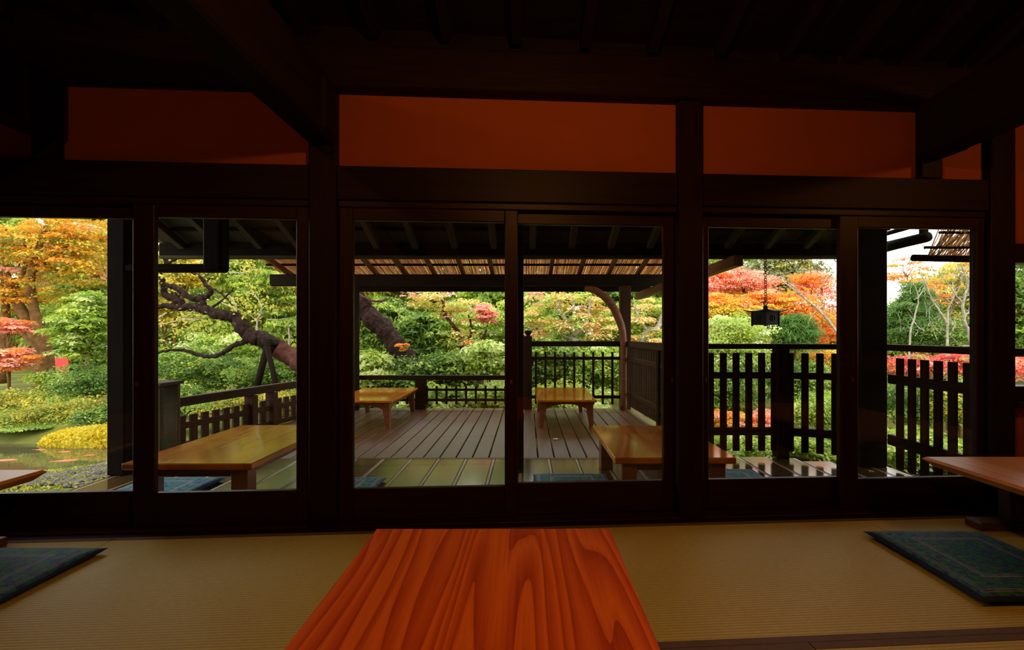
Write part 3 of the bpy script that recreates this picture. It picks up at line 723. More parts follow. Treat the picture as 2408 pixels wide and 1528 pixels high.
# naturally curved brace beside the post
cv = [P(1375, 679, YF - 0.08), P(1400, 683, YF - 0.09), P(1432, 708, YF - 0.10), P(1456, 752, YF - 0.10), P(1466, 800, YF - 0.10), P(1466, 870, YF - 0.10), P(1467, 962, YF - 0.10)]
cv[0].z = min(cv[0].z, 1.675); tube('curved_brace', cv, [0.035, 0.05, 0.058, 0.055, 0.05, 0.045, 0.045], M_LOG, pg, 10, 0.06, 5)

# ------------------------------------------------------------------ tables and cushions outside
def block_table(label, x0, x1, y0, y1, ztop=0.23):
    t = thing('deck_table', label, 'table', ((x0 + x1) / 2, (y0 + y1) / 2, ZD), group='block-legged tables on the veranda')
    box('tabletop', x0, x1, y0, y1, ztop - 0.04, ztop, M_DTAB, t, None, 0.006)
    for xx in (x0 + 0.10, x1 - 0.10):
        for yy in (y0 + 0.09, y1 - 0.09):
            box('leg', xx - 0.05, xx + 0.05, yy - 0.05, yy + 0.05, ZD + 0.001, ztop - 0.04, M_DLEG, t, None, 0.006)
        box('apron', xx - 0.015, xx + 0.015, y0 + 0.14, y1 - 0.14, ztop - 0.10, ztop - 0.04, M_DLEG, t)
    for yy in (y0 + 0.09, y1 - 0.09):
        box('apron', x0 + 0.15, x1 - 0.15, yy - 0.015, yy + 0.015, ztop - 0.10, ztop - 0.04, M_DLEG, t)
block_table('varnished wood table on the veranda beside the low brown slat railing', -2.40, -1.63, 2.76, 3.92)
block_table('varnished wood table on the veranda in front of the tall side railing', 0.537, 1.293, 2.89, 3.90)
def splay_table(label, x0, x1, y0, y1, ztop=0.23):
    t = thing('deck_table', label, 'table', ((x0 + x1) / 2, (y0 + y1) / 2, ZD), group='splay-legged tables at the outer end of the deck')
    box('tabletop', x0, x1, y0, y1, ztop - 0.028, ztop, M_DTAB, t, None, 0.006)
    for sx in (-1, 1):
        for sy in (-1, 1):
            xx = (x0 + 0.08) if sx < 0 else (x1 - 0.08); yy = (y0 + 0.08) if sy < 0 else (y1 - 0.08)
            v = []
            for (zz, w, dx) in ((ztop - 0.028, 0.042, 0.0), (0.09, 0.036, 0.004), (ZD + 0.001, 0.022, 0.022)):
                cx_, cy_ = xx + sx * dx, yy + sy * dx
                v += [(cx_ - w, cy_ - w, zz), (cx_ + w, cy_ - w, zz), (cx_ + w, cy_ + w, zz), (cx_ - w, cy_ + w, zz)]
            f = [(0, 1, 2, 3), (11, 10, 9, 8)] + [(r + k, r + 4 + k, r + 4 + (k + 1) % 4, r + (k + 1) % 4) for r in (0, 4) for k in range(4)]
            c = Vector((xx, yy, 0)); meshobj('leg', [Vector(p) - c for p in v], f, M_DLEG, t, Matrix.Translation(c))
    # arched aprons
    for yy in (y0 + 0.07, y1 - 0.07):
        n = 12; v, f = [], []
        for th in (-0.012, 0.012):
            for k in range(n + 1):
                u = k / n; xx = x0 + 0.12 + u * (x1 - x0 - 0.24); dz = 0.03 + 0.055 * abs(2 * u - 1) ** 2.5
                v += [(xx, yy + th, ztop - 0.028), (xx, yy + th, ztop - 0.028 - dz)]
        m = 2 * (n + 1)
        for k in range(n):
            a = 2 * k
            f += [(a, a + 1, a + 3, a + 2), (m + a, m + a + 2, m + a + 3, m + a + 1), (a + 1, m + a + 1, m + a + 3, a + 3)]
        meshobj('apron', v, f, M_DLEG, t)
    for xx in (x0 + 0.07, x1 - 0.07): box('apron', xx - 0.012, xx + 0.012, y0 + 0.125, y1 - 0.125, ztop - 0.085, ztop - 0.028, M_DLEG, t)
splay_table('small varnished table with arched apron in front of the tall baluster railing', 0.10, 0.80, 5.39, 6.62)
splay_table('small varnished table with arched apron in front of the low lattice railing', -2.30, -1.55, 5.33, 6.60)
gz_ = 'cushions on the veranda'
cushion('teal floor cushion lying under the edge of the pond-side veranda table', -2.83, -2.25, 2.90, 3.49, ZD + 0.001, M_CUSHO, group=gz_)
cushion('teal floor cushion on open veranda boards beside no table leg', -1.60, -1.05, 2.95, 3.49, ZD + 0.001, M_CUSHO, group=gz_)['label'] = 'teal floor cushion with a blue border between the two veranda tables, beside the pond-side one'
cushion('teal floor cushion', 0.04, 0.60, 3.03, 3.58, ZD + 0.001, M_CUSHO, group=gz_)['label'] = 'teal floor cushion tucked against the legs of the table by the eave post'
cushion('teal floor cushion', 1.19, 1.78, 3.12, 3.70, ZD + 0.001, M_CUSHO, group=gz_)['label'] = 'teal floor cushion with sky glare in its colour on the shiny boards below the iron lantern'

# ------------------------------------------------------------------ hanging lantern
YLN = 4.40; lc = P(1800, 750, YLN)
ln = thing('hanging_lantern', 'black cast-iron pagoda lantern on a chain from the eaves', 'lantern', (lc.x, YLN, P(0, 768, YLN).z))
zb, zt_ = P(0, 766, YLN).z + 0.012, P(0, 733, YLN).z
hb = 0.112   # half diagonal
def rot45(px_, py_): return (px_ * 0.7071 - py_ * 0.7071, px_ * 0.7071 + py_ * 0.7071)
LM_ = Matrix.Translation((lc.x, YLN, 0)) @ Matrix.Rotation(math.radians(20), 4, 'Z')
hs_ = 0.079
for (sx, sy) in ((-1, -1), (1, -1), (1, 1), (-1, 1)):
    box('corner_leg', sx * hs_ - 0.008, sx * hs_ + 0.008, sy * hs_ - 0.008, sy * hs_ + 0.008, zb - 0.014, zt_, M_IRON, ln, LM_, 0.002)
for k in range(4):
    Mk = LM_ @ Matrix.Rotation(k * math.pi / 2, 4, 'Z')
    pn = box('side_panel', -hs_ + 0.008, hs_ - 0.008, -hs_ - 0.003, -hs_ + 0.003, zb, zt_, M_IRON, ln, Mk, 0)
    v, f = ring_geo((0, 0, 0), 0.028, 0.004)
    meshobj('crest', v, f, M_IRON, pn, Mk @ Matrix.Translation((0, -hs_ - 0.004, (zb + zt_) / 2)), True)
    box('crest_bar', -0.004, 0.004, -hs_ - 0.008, -hs_ - 0.003, zb + 0.03, zt_ - 0.03, M_IRON, pn, Mk, 0)
box('base_plate', -hs_, hs_, -hs_, hs_, zb - 0.004, zb + 0.004, M_IRON, ln, LM_, 0)
n = 8; v, f = [], []
for side in (0, 1):
    for j in range(n + 1):
        for i in range(n + 1):
            u, w = -1 + 2 * i / n, -1 + 2 * j / n
            m = max(abs(u), abs(w)); c = abs(u) * abs(w)
            zz = zt_ + 0.030 * (1 - m) ** 1.6 + 0.02 * c ** 3 + (0.0 if side == 0 else 0.006)
            v.append((u * 0.135, w * 0.135, zz))
q = (n + 1) ** 2
for j in range(n):
    for i in range(n):
        a = j * (n + 1) + i
        f += [(a, a + n + 1, a + n + 2, a + 1), (q + a, q + a + 1, q + a + n + 2, q + a + n + 1)]
rim = list(range(n + 1)) + [j * (n + 1) + n for j in range(1, n + 1)] + [n * (n + 1) + i for i in range(n - 1, -1, -1)] + [j * (n + 1) for j in range(n - 1, 0, -1)]
for k in range(len(rim)):
    a, b = rim[k], rim[(k + 1) % len(rim)]; f.append((a, b, q + b, q + a))
meshobj('lantern_roof', v, f, M_IRON, ln, LM_)
tube('finial', [(lc.x, YLN, zt_ + 0.028), (lc.x, YLN, zt_ + 0.05), (lc.x, YLN, zt_ + 0.062)], [0.018, 0.02, 0.008], M_IRON, ln, 10)
gs = [ring_geo((lc.x, YLN, zt_ + 0.078), 0.018, 0.004)]
z = zt_ + 0.10; k = 0; ztop_c = ez(YLN) + 0.0
while z < ztop_c:
    gs.append(ring_geo((lc.x, YLN, z), 0.0135, 0.0032, 'x' if k % 2 == 0 else 'y', 10, 5)); z += 0.0225; k += 1
v, f = join_geo(gs); meshobj('chain', v, f, M_IRON, ln, None, True)

# ------------------------------------------------------------------ reed awning beside the corner post
aw = thing('reed_awning', 'slanting reed awning with a dark bamboo pole past the corner post', 'awning', (3.9, 3.6, 1.6))
ap0, ap1 = P(2147, 606, 3.9), P(2440, 612, 3.9)
tube('bamboo_pole', [ap0, ap0.lerp(ap1, 0.5), ap1 + Vector((0.6, 0, 0))], [0.028, 0.031, 0.03], M_BAMB, aw, 12, 0.05)
gs = []
rr = random.Random(5)
xa, xb = P(2180, 600, 3.88).x, ap1.x + 0.6
for k in range(420):
    x = xa + (xb - xa) * rr.random(); l = rr.uniform(-0.2, 0.2)
    gs.append(tube_geo([(x, 3.88, 1.645), (x + l, 3.30 + rr.uniform(0, 0.15), 2.12)], [0.0035, 0.003], 4, caps=False))
v, f = join_geo(gs); meshobj('reed_screen', v, f, M_REED, aw)['kind'] = 'stuff'
for q in (0.12, 0.34, 0.6, 0.9):
    yy, zz = 3.88 - 0.5 * q, 1.645 + 0.45 * q
    tube('cross_pole', [(xa - 0.08 + 0.1 * q, yy, zz), (xb, yy, zz)], [0.012, 0.012], M_BAMB, aw, 8)
# post of the awning (stands in the garden past the deck)
tube('awning_post', [(xb - 0.1, 3.86, -0.6), (xb - 0.1, 3.86, 1.62)], [0.04, 0.035], M_BAMB, aw, 10)

# ------------------------------------------------------------------ garden ground, pond, gravel
GZ = -0.60
def pond_d(x, y):   # <1 inside the pond
    return ((x + 8.6) / 3.15) ** 2 + ((y - 6.25) / 1.42) ** 2
nx, ny = 120, 90
gxs = np.linspace(-26, 22, nx); gys = np.linspace(2.3, 34, ny)
GXX, GYY = np.meshgrid(gxs, gys)
pd = pond_d(GXX, GYY)
H = GZ + 0.05 * np.sin(GXX * 1.3) * np.cos(GYY * 0.9) - 0.55 * np.clip(1.25 - pd, 0, 1) + 0.02 * np.maximum(GYY - 10, 0)
gv = np.stack([GXX.ravel(), GYY.ravel(), H.ravel()], 1)
gf = [(j * nx + i, j * nx + i + 1, (j + 1) * nx + i + 1, (j + 1) * nx + i) for j in range(ny - 1) for i in range(nx - 1)]
gr = meshobj('ground', gv.tolist(), gf, M_GROUND, None, None, True); props(gr, 'mossy garden soil beyond the deck', 'ground', kind='structure')
def gz(x, y):
    return GZ + 0.05 * math.sin(x * 1.3) * math.cos(y * 0.9) - 0.55 * min(1, max(0, 1.25 - pond_d(x, y))) + 0.02 * max(y - 10, 0)
ZW = -0.78
wv = [(-8.6 + 3.3 * math.cos(2 * math.pi * k / 48), 6.25 + 1.6 * math.sin(2 * math.pi * k / 48), ZW) for k in range(48)]
pond = meshobj('pond_water', wv, [tuple(range(48))], M_WATER); props(pond, 'still brown koi pond beside the gravel bank', 'pond', kind='structure')
# moss on the bank between the pebbles and the deck
rg2 = np.random.default_rng(21); mx_ = rg2.uniform(-7.2, -3.4, 26000); my_ = rg2.uniform(3.3, 6.6, 26000)
md = pond_d(mx_, my_); pat = np.sin(mx_ * 2.1 + 1) + np.sin(my_ * 2.7) + rg2.normal(size=26000) * 0.5
keep = (md > 1.05) & (pat > 0.55 - 0.35 * (md - 1.3)) & (rg2.random(26000) < 0.6); MOSSXY = np.stack([mx_[keep], my_[keep]], 1)
# koi
for i, (px, py, an, L, lab) in enumerate(((93, 1057, 0.1, 0.20, 'small orange koi near the mossy bank of the pond'), (150, 1062, 0.15, 0.22, 'orange koi under the yellow moss mound'),
        (152, 1083, 0.25, 0.34, 'long orange koi beside the gravel bank'), (10, 1082, 0.2, 0.34, 'large orange koi swimming in open pond water'), (208, 1070, 0.2, 0.2, 'small orange koi near the pebbles of the bank'))):
    c = F(px, py, ZW); n = 12; v, f = [], []
    for j in range(n + 1):
        u = j / n; L = L * 1.0; wd = 0.12 * L * math.sin(math.pi * min(1, u * 1.02) ** 0.75) + 0.006
        if u > 0.85: wd = 0.03 * L + (u - 0.85) * 0.7 * L
        ht = 0.5 * wd if u <= 0.85 else 0.008
        for k in range(8):
            a = 2 * math.pi * k / 8; v.append(((0.5 - u) * L, math.cos(a) * wd, math.sin(a) * ht))
    for j in range(n):
        for k in range(8): f.append((j * 8 + k, j * 8 + (k + 1) % 8, (j + 1) * 8 + (k + 1) % 8, (j + 1) * 8 + k))
    o = meshobj('koi', v, f, M_KOI, None, Matrix.Translation((c.x, c.y, ZW - 0.006)) @ Matrix.Rotation(an, 4, 'Z'), True); props(o, lab, 'fish', 'koi in the pond')
# gravel bank
def pebble_geo(rng):
    bm = bmesh.new(); bmesh.ops.create_icosphere(bm, subdivisions=1, radius=1.0)
    for vv in bm.verts: vv.co *= rng.uniform(0.75, 1.2)
    v = np.array([vv.co[:] for vv in bm.verts]); f = np.array([[q.index for q in fc.verts] for fc in bm.faces]); bm.free(); return v, f
rg = np.random.default_rng(11); kinds = [pebble_geo(random.Random(i)) for i in range(4)]
VV, FF, off = [], [], 0
cnt = 0
while cnt < 6500:
    y = rg.uniform(3.6, 6.4); x = rg.uniform(-7.4, -3.8)
    d = pond_d(x, y)
    if not (0.92 < d < 2.7) or rg.random() < (d - 0.9) * 0.45: continue
    if math.sin(x * 3.1 + y * 2.3) + math.sin(y * 4.1 - x * 1.7) > 0.7: continue
    kv, kf = kinds[cnt % 4]; s = rg.uniform(0.010, 0.032) * np.array([1.2, 1, 0.6])
    a = rg.uniform(0, 6.28); rot = np.array([[math.cos(a), -math.sin(a), 0], [math.sin(a), math.cos(a), 0], [0, 0, 1]])
    VV.append((kv * s) @ rot.T + np.array([x, y, gz(x, y) + 0.012])); FF.append(kf + off); off += len(kv); cnt += 1
VV = np.concatenate(VV); FF = np.concatenate(FF)
gvl = meshobj('gravel', VV.tolist(), FF.tolist(), M_STONE, None, None, True); props(gvl, 'grey pebbles on the near bank of the koi pond', 'gravel', kind='stuff')

# ------------------------------------------------------------------ plants
def leaf_object(name, parent, C, size, mat, tint, rng, flat=0.5, elong=1.6, droop=0.0):
    """C: leaf centres (n,3); each leaf is a folded kite of two triangles"""
    n = len(C)
    nrm = rng.normal(size=(n, 3)) * 0.55
    if getattr(scatter, 'D', None) is not None and len(scatter.D) == n: nrm += scatter.D * 0.9
    nrm[:, 2] += flat * 1.6; nrm /= np.linalg.norm(nrm, axis=1)[:, None]
    d = rng.normal(size=(n, 3)); d[:, 2] -= droop * 2
    u = d - nrm * np.sum(d * nrm, 1)[:, None]; u /= np.linalg.norm(u, axis=1)[:, None] + 1e-9
    w = np.cross(nrm, u)
    s = size * rng.uniform(0.65, 1.35, n)[:, None]
    u *= s * 0.5 * elong ** 0.5; w *= s * 0.5 / elong ** 0.5
    up = nrm * s * 0.12
    V = np.empty((n, 4, 3)); V[:, 0] = C - u; V[:, 1] = C + w + up - u * 0.1; V[:, 2] = C + u; V[:, 3] = C - w + up - u * 0.1
    inv = np.array(WM[parent.name].inverted())
    V = V.reshape(-1, 3) @ inv[:3, :3].T + inv[:3, 3]
    me = bpy.data.meshes.new(name); me.vertices.add(4 * n); me.vertices.foreach_set('co', V.ravel())
    idx = np.arange(n)[:, None] * 4 + np.array([0, 1, 2, 0, 2, 3])[None]
    me.loops.add(6 * n); me.loops.foreach_set('vertex_index', idx.ravel().astype(np.int32))
    me.polygons.add(2 * n); me.polygons.foreach_set('loop_start', np.arange(0, 6 * n, 3, dtype=np.int32))
    me.update(calc_edges=True)
    at = me.attributes.new('tint', 'FLOAT', 'FACE'); at.data.foreach_set('value', np.repeat(np.clip(tint, 0, 1), 2).astype(np.float32))
    me.materials.append(mat)
    o = place(bpy.data.objects.new(name, me), WM[parent.name].copy(), parent); o['kind'] = 'stuff'
    return o
def scatter(blobs, n, rng, spray=0.2, per=75, shell=0.25, layer=0.5):
    """leaf centres in flattened sprays inside ellipsoid blobs (x,y,z,rx,ry,rz)"""
    vol = np.array([b[3] * b[5] for b in blobs]); vol = vol / vol.sum()
    C, T, D = [], [], []
    for b, q in zip(blobs, vol):
        m = max(20, int(n * q)); k = max(3, m // per)
        d = rng.normal(size=(k, 3)); d /= np.linalg.norm(d, axis=1)[:, None]
        r = shell + (1 - shell) * rng.random(k) ** 0.6
        cc = np.array(b[:3]) + d * r[:, None] * np.array(b[3:6])
        ct = rng.random(k); cs = rng.uniform(0.6, 1.4, k)
        i = rng.integers(0, k, m)
        sg = min(spray, 0.55 * b[3], 0.8 * b[5])
        dd = rng.normal(size=(m, 3)); dd /= np.linalg.norm(dd, axis=1)[:, None]; dd[:, 2] = np.where(dd[:, 2] < -0.2, -dd[:, 2], dd[:, 2])
        C.append(cc[i] + dd * (rng.uniform(0.3, 1.0, m) ** 0.6)[:, None] * cs[i][:, None] * np.array([sg, sg, sg * layer]) * 1.25); D.append(dd)
        T.append(np.clip(0.5 * ct[i] + 0.5 * rng.random(m), 0, 1))
    scatter.D = np.concatenate(D)
    return np.concatenate(C), np.concatenate(T)
MIX = {'orange': [('olive', .34), ('gold', .16), ('coral', .06)], 'amber': [('bright', .22), ('lime', .10), ('coral', .10)], 'coral': [('flame', .3)], 'flame': [('gold', .3), ('coral', .15)],
       'green': [('bright', .15), ('dark', .35)], 'bright': [('lime', .22), ('green', .33)], 'cedar': [('bright', .22), ('olive', .2)], 'dark': [('green', .45)], 'olive': [('green', .33), ('gold', .14)],
       'lime': [('bright', .35)], 'gold': [('olive', .5)], 'red': [('coral', .3), ('green', .1)], 'greygreen': [('olive', .3)]}
_seed = [100]; NMUL, LMUL = 2.15, 0.59
def plant(name, label, cat, crowns, pal, n, leaf, base=None, trunk=None, bark=M_BARKB, group=None, flat=0.35, elong=1.9, cl=0.2, layer=0.5,
          droop=0.0, extra=None, depth=1.0, branches=7):
    """crowns: (px, py, Y, rx px, ry px); base: (px, Y) where the stem meets the ground"""
    _seed[0] += 1; rng = np.random.default_rng(_seed[0]); rn = random.Random(_seed[0])
    blobs = []
    for (px, py, Y, rx, ry) in crowns:
        c = P(px, py, Y); s = Y / FPX; blobs.append((c.x, c.y, c.z, rx * s, max(rx * s * 0.8 * depth, 0.15), ry * s))
    b0 = blobs[0]
    if base: bx = (base[0] - CX) / FPX * base[1]; by = base[1]
    else: bx, by = b0[0], b0[1]
    t = thing(name, label, cat, (bx, by, gz(bx, by)), group=group)
    n = int(n * NMUL); leaf *= LMUL
    mix = MIX.get(pal, []); rest = 1 - sum(q for _, q in mix)
    for p_, q in [(pal, rest)] + mix:
        C, T = scatter(blobs, n * q, rng, cl, layer=layer); C[:, 2] = np.maximum(C[:, 2], GZ + 0.02)
        leaf_object('foliage', t, C, leaf, LM[p_], T, rng, flat, elong, droop)
    if extra:
        for (pal2, blobs2, n2) in extra:
            bb = []
            for (px, py, Y, rx, ry) in blobs2:
                c = P(px, py, Y); s = Y / FPX; bb.append((c.x, c.y, c.z, rx * s, rx * s * 0.8, ry * s))
            C, T = scatter(bb, int(n2 * NMUL), rng, cl, layer=layer); leaf_object('foliage', t, C, leaf, LM[pal2], T, rng, flat, elong, droop)
    if trunk is None: trunk = max(0.025, 0.05 * b0[3])
    if trunk:
        g0 = Vector((bx, by, gz(bx, by) - 0.05)); gs = []
        for b in blobs:
            c = Vector(b[:3]); mid = g0.lerp(c, 0.5) + Vector((rn.uniform(-.1, .1) * b[3], 0, 0))
            pts = smooth_path([g0, mid, c], 4); gs.append(tube_geo(pts, interp([trunk, trunk * 0.75, trunk * 0.4], 4), 7, 0.08, rn))
            for k in range(branches):
                e_ = c + Vector((rn.uniform(-1, 1) * b[3], rn.uniform(-1, 1) * b[4], rn.uniform(-0.5, 0.9) * b[5])) * 0.85
                s_ = g0.lerp(c, rn.uniform(0.55, 1.0)) if c.z - g0.z > 0.5 else c
                m_ = s_.lerp(e_, 0.5) + Vector((rn.uniform(-.1, .1), rn.uniform(-.1, .1), rn.uniform(0, .15))) * b[3]
                gs.append(tube_geo(smooth_path([s_, m_, e_], 3), interp([trunk * 0.45, trunk * 0.28, trunk * 0.1], 3), 5, 0.08, rn))
        v, f = join_geo(gs); meshobj('trunk', local_geo(t, v), f, bark, t, WM[t.name].copy(), True)
    return t

bm_ = thing('bank_moss', 'yellow-green moss patches on the pond bank beside the veranda', 'moss', (-4.8, 4.8, gz(-4.8, 4.8)), kind='stuff')
rng = np.random.default_rng(8); C = np.array([[x, y, gz(x, y) + 0.015] for x, y in MOSSXY]); scatter.D = None
leaf_object('moss_tufts', bm_, C, 0.032, LM['olive'], rng.random(len(C)) * 0.8 + 0.1, rng, 0.3, 1.8)
# --- tall trees closing the view, far behind
rowg = 'tall green trees closing the garden'
back = [(-150, 640, 21, 'olive'), (60, 620, 22, 'cedar'), (240, 650, 20, 'green'), (420, 630, 22, 'olive'), (560, 620, 20, 'cedar'), (700, 640, 21, 'cedar'),
        (860, 640, 20, 'cedar'), (930, 620, 25, 'green'), (1010, 650, 22, 'bright'), (1170, 660, 20, 'bright'), (1310, 650, 22, 'green'), (1450, 660, 20, 'green'), (1590, 660, 22, 'cedar')]
backlab = ['olive-leaved tree tallest beyond the koi pond', 'dense cedar behind the orange maple', 'dense green tree behind the pond shrubs', 'olive-leaved tree behind the lichened plum limb',
           'soft cedar behind the tree prop', 'soft cedar behind the low slat corner shrub', 'tall cedar behind the leaning trunk', 'green tree rising behind the tall cedar', 'bright green tree behind the peach-leaved maple',
           'bright green tree behind the lattice railing', 'green tree behind the amber maple', 'green tree behind the curved brace', 'cedar behind the tall side railing']
for (px, py, Y, pal), lab in zip(back, backlab):
    plant('garden_tree', lab, 'tree', [(px, py, Y, 120, 190), (px + 20, py + 190, Y - 1, 120, 110)], pal, 15000, 0.25, trunk=0.16, group=rowg, cl=0.38, flat=0.2, droop=0.5 if pal == 'cedar' else 0, elong=2.2 if pal == 'cedar' else 1.6)
for (px, py, Y, rx, ry, pal, lab) in ((1730, 700, 19, 110, 120, 'cedar', 'green tree behind the coral maple'), (1845, 655, 17, 80, 60, 'greygreen', 'grey-green tree showing over the orange maple'),
        (1930, 830, 18, 130, 90, 'green', 'low green tree behind the round pine'), (2110, 850, 16, 120, 80, 'olive', 'low olive tree behind the conifer'),
        (2270, 740, 15, 130, 130, 'olive', 'olive tree behind the bare pale tree'), (2440, 740, 14, 130, 150, 'green', 'green tree seen through the waist-high window'), (1560, 860, 17, 150, 90, 'green', 'low green tree behind the side railing')):
    plant('garden_tree', lab, 'tree', [(px, py, Y, rx, ry)], pal, 12000, 0.14, trunk=0.14, group='trees behind the lantern railing', cl=0.36, flat=0.2)

# --- pond side
mp = plant('maple_tree', 'brown-trunked maple with orange leaves beside the koi pond', 'tree',
      [(70, 590, 11.2, 120, 75), (200, 560, 11.5, 90, 70), (30, 690, 11.2, 90, 45), (190, 640, 11.3, 80, 30)], 'orange', 8500, 0.10, base=(95, 11.2), trunk=0, flat=0.5, layer=0.45, cl=0.25)
B0 = Vector(((95 - CX) / FPX * 11.2, 11.2, gz(-11.6, 11.2) - 0.1))
gs = []
for path, r0 in (([(95, 940), (108, 850), (70, 765), (30, 690), (5, 600)], 0.20), ([(95, 940), (92, 830), (60, 790), (15, 745)], 0.13),
                 ([(100, 940), (110, 830), (80, 730), (75, 640), (110, 530)], 0.16), ([(-5, 900), (10, 790), (12, 700), (-5, 600)], 0.14),
                 ([(75, 640), (130, 600), (200, 540)], 0.06), ([(30, 690), (60, 620), (50, 520)], 0.06)):
    pts = [P(a, b, 11.2) for a, b in path]
    gs.append(tube_geo(smooth_path(pts, 4), interp([r0 * (1 - 0.75 * i / (len(pts) - 1)) for i in range(len(pts))], 4), 8, 0.1))
v, f = join_geo(gs); meshobj('trunk', local_geo(mp, v), f, M_BARKB, mp, WM[mp.name].copy(), True)
plant('red_maple', 'low maple with red leaves beside the brown maple trunk', 'tree', [(20, 845, 9.8, 62, 30), (15, 770, 10.3, 50, 22)], 'coral', 2600, 0.09, flat=0.9, layer=0.3)
plant('nandina_shrub', 'bright green layered shrub behind the pond moss', 'shrub', [(200, 790, 10.2, 75, 60), (225, 730, 10.4, 55, 40)], 'bright', 5200, 0.10, flat=0.7, elong=2.2, layer=0.35)
plant('garden_tree', 'yellow-green light tree above the pond shrubs', 'tree', [(200, 690, 13.5, 90, 60), (240, 600, 13.5, 70, 80)], 'olive', 6000, 0.11)
sg = 'clipped shrubs around the koi pond'
for (px, py, Y, rx, ry, pal, n, lab) in ((60, 960, 9.2, 90, 40, 'olive', 4200, 'olive mound shrub below the maple trunk'), (210, 900, 9.4, 70, 42, 'dark', 3600, 'dark green shrub above the yellow moss mound'),
        (20, 1010, 8.2, 80, 38, 'olive', 3800, 'olive shrub at the water edge'), (170, 970, 8.6, 90, 38, 'olive', 4200, 'yellow-green shrub just behind the moss mound'), (235, 985, 8.0, 50, 26, 'green', 2200, 'small green shrub at the moss mound end'),
        (-90, 980, 8.6, 90, 60, 'green', 2500, 'green shrub at the far pond bank'), (60, 1028, 7.9, 60, 22, 'green', 2400, 'low green shrub overhanging the pond'), (125, 905, 10, 50, 30, 'bright', 1800, 'yellow-green fern shrub at the maple foot')):
    plant('garden_shrub', lab, 'shrub', [(px, py, Y, rx, ry)], pal, n, 0.06, group=sg, branches=3)
# moss mound
c = F(190, 1040, -0.72); nn = 16; v, f = [], []
mm = thing('moss_mound', 'bright yellow moss mound on the far pond bank', 'moss', (c.x, c.y, -0.75))
for j in range(9):
    ph = j / 8 * math.pi / 2
    for k in range(28):
        a = 2 * math.pi * k / 28; r = math.cos(ph) * (1 + 0.08 * math.sin(3 * a))
        v.append(Vector((c.x + 0.1 + 0.95 * r * math.cos(a), c.y + 0.3 + 0.42 * r * math.sin(a), -0.80 + 0.27 * math.sin(ph) * (1 + 0.15 * math.sin(2 * a)))))
for j in range(8):
    for k in range(28): f.append((j * 28 + k, j * 28 + (k + 1) % 28, (j + 1) * 28 + (k + 1) % 28, (j + 1) * 28 + k))
meshobj('mound', local_geo(mm, v), f, M_MOSS, mm, WM[mm.name].copy(), True)
rng = np.random.default_rng(5); th = rng.uniform(0, 6.28, 5000); ph = np.arcsin(rng.random(5000))
C = np.stack([c.x + 0.1 + 0.97 * np.cos(ph) * np.cos(th), c.y + 0.3 + 0.44 * np.cos(ph) * np.sin(th), -0.80 + 0.285 * np.sin(ph)], 1)
scatter.D = None
leaf_object('moss_tufts', mm, C, 0.05, LM['moss'], rng.random(5000), rng, 0.0, 1.8)
# garden house and red board far behind the maple
hs = thing('garden_house', 'grey-tiled garden house with white walls behind the maples', 'building', (-17.2, 24.5, gz(-17.2, 24.5)))
box('house_wall', -27.5, -19.6, 24.6, 27.2, gz(-17, 25) - 0.05, 1.6, M_WHITEW, hs, None, 0)
v = [(-28.2, 24.0, 1.5), (-18.9, 24.0, 1.5), (-18.9, 26, 3.6), (-28.2, 26, 3.6), (-28.2, 28, 1.5), (-18.9, 28, 1.5)]
meshobj('house_roof', v, [(0, 1, 2, 3), (3, 2, 5, 4), (0, 3, 4), (1, 5, 2), (0, 4, 5, 1)], M_TILE, hs)
for k in range(5): box('house_window', -25.2 + k, -24.5 + k, 24.55, 24.6, 0.2, 0.9, M_EAVE, hs, None, 0)
rbp = F(146, 890, gz(-13.5, 14))
rbd = thing('red_board', 'small red board standing behind the maple trunk', 'board', (P(146, 860, 14).x, 14, gz(-13.9, 14)))
c = P(146, 862, 14); box('board_panel', c.x - 0.2, c.x + 0.2, 13.98, 14.02, c.z - 0.22, c.z + 0.26, M_RED, rbd)
for s in (-0.15, 0.15): box('board_leg', c.x + s - 0.025, c.x + s + 0.025, 13.98, 14.02, gz(-13.9, 14), c.z - 0.22, M_RED, rbd)

# --- leaning plum limb with its wooden prop
def limbs(t, name, paths, Y, mat, sides=9, jit=0.12, gnarl=1.0):
    gs = []
    for path, r0, r1 in paths:
        pts = [P(a[0], a[1], Y + (a[2] if len(a) > 2 else 0)) for a in path]
        sp_ = smooth_path(pts, 6); rr_ = interp([r0 + (r1 - r0) * i / (len(pts) - 1) for i in range(len(pts))], 6)
        for q in range(1, len(sp_) - 1):
            a_ = gnarl * (0.10 * rr_[q] + 0.008); sp_[q] = sp_[q] + Vector((R.uniform(-a_, a_), R.uniform(-a_, a_), R.uniform(-a_, a_))); rr_[q] *= R.uniform(0.93, 1.08)
        gs.append(tube_geo(sp_, rr_, sides, jit))
    v, f = join_geo(gs); return meshobj(name, local_geo(t, v), f, mat, t, WM[t.name].copy(), True)
YP = 8.3
pl = thing('plum_tree', 'lichened plum tree leaning out on a propped limb', 'tree', P(790, 960, YP))
limbs(pl, 'trunk', [([(800, 985), (775, 905), (735, 868), (690, 842), (650, 815)], 0.20, 0.155)], YP, M_BARKR)
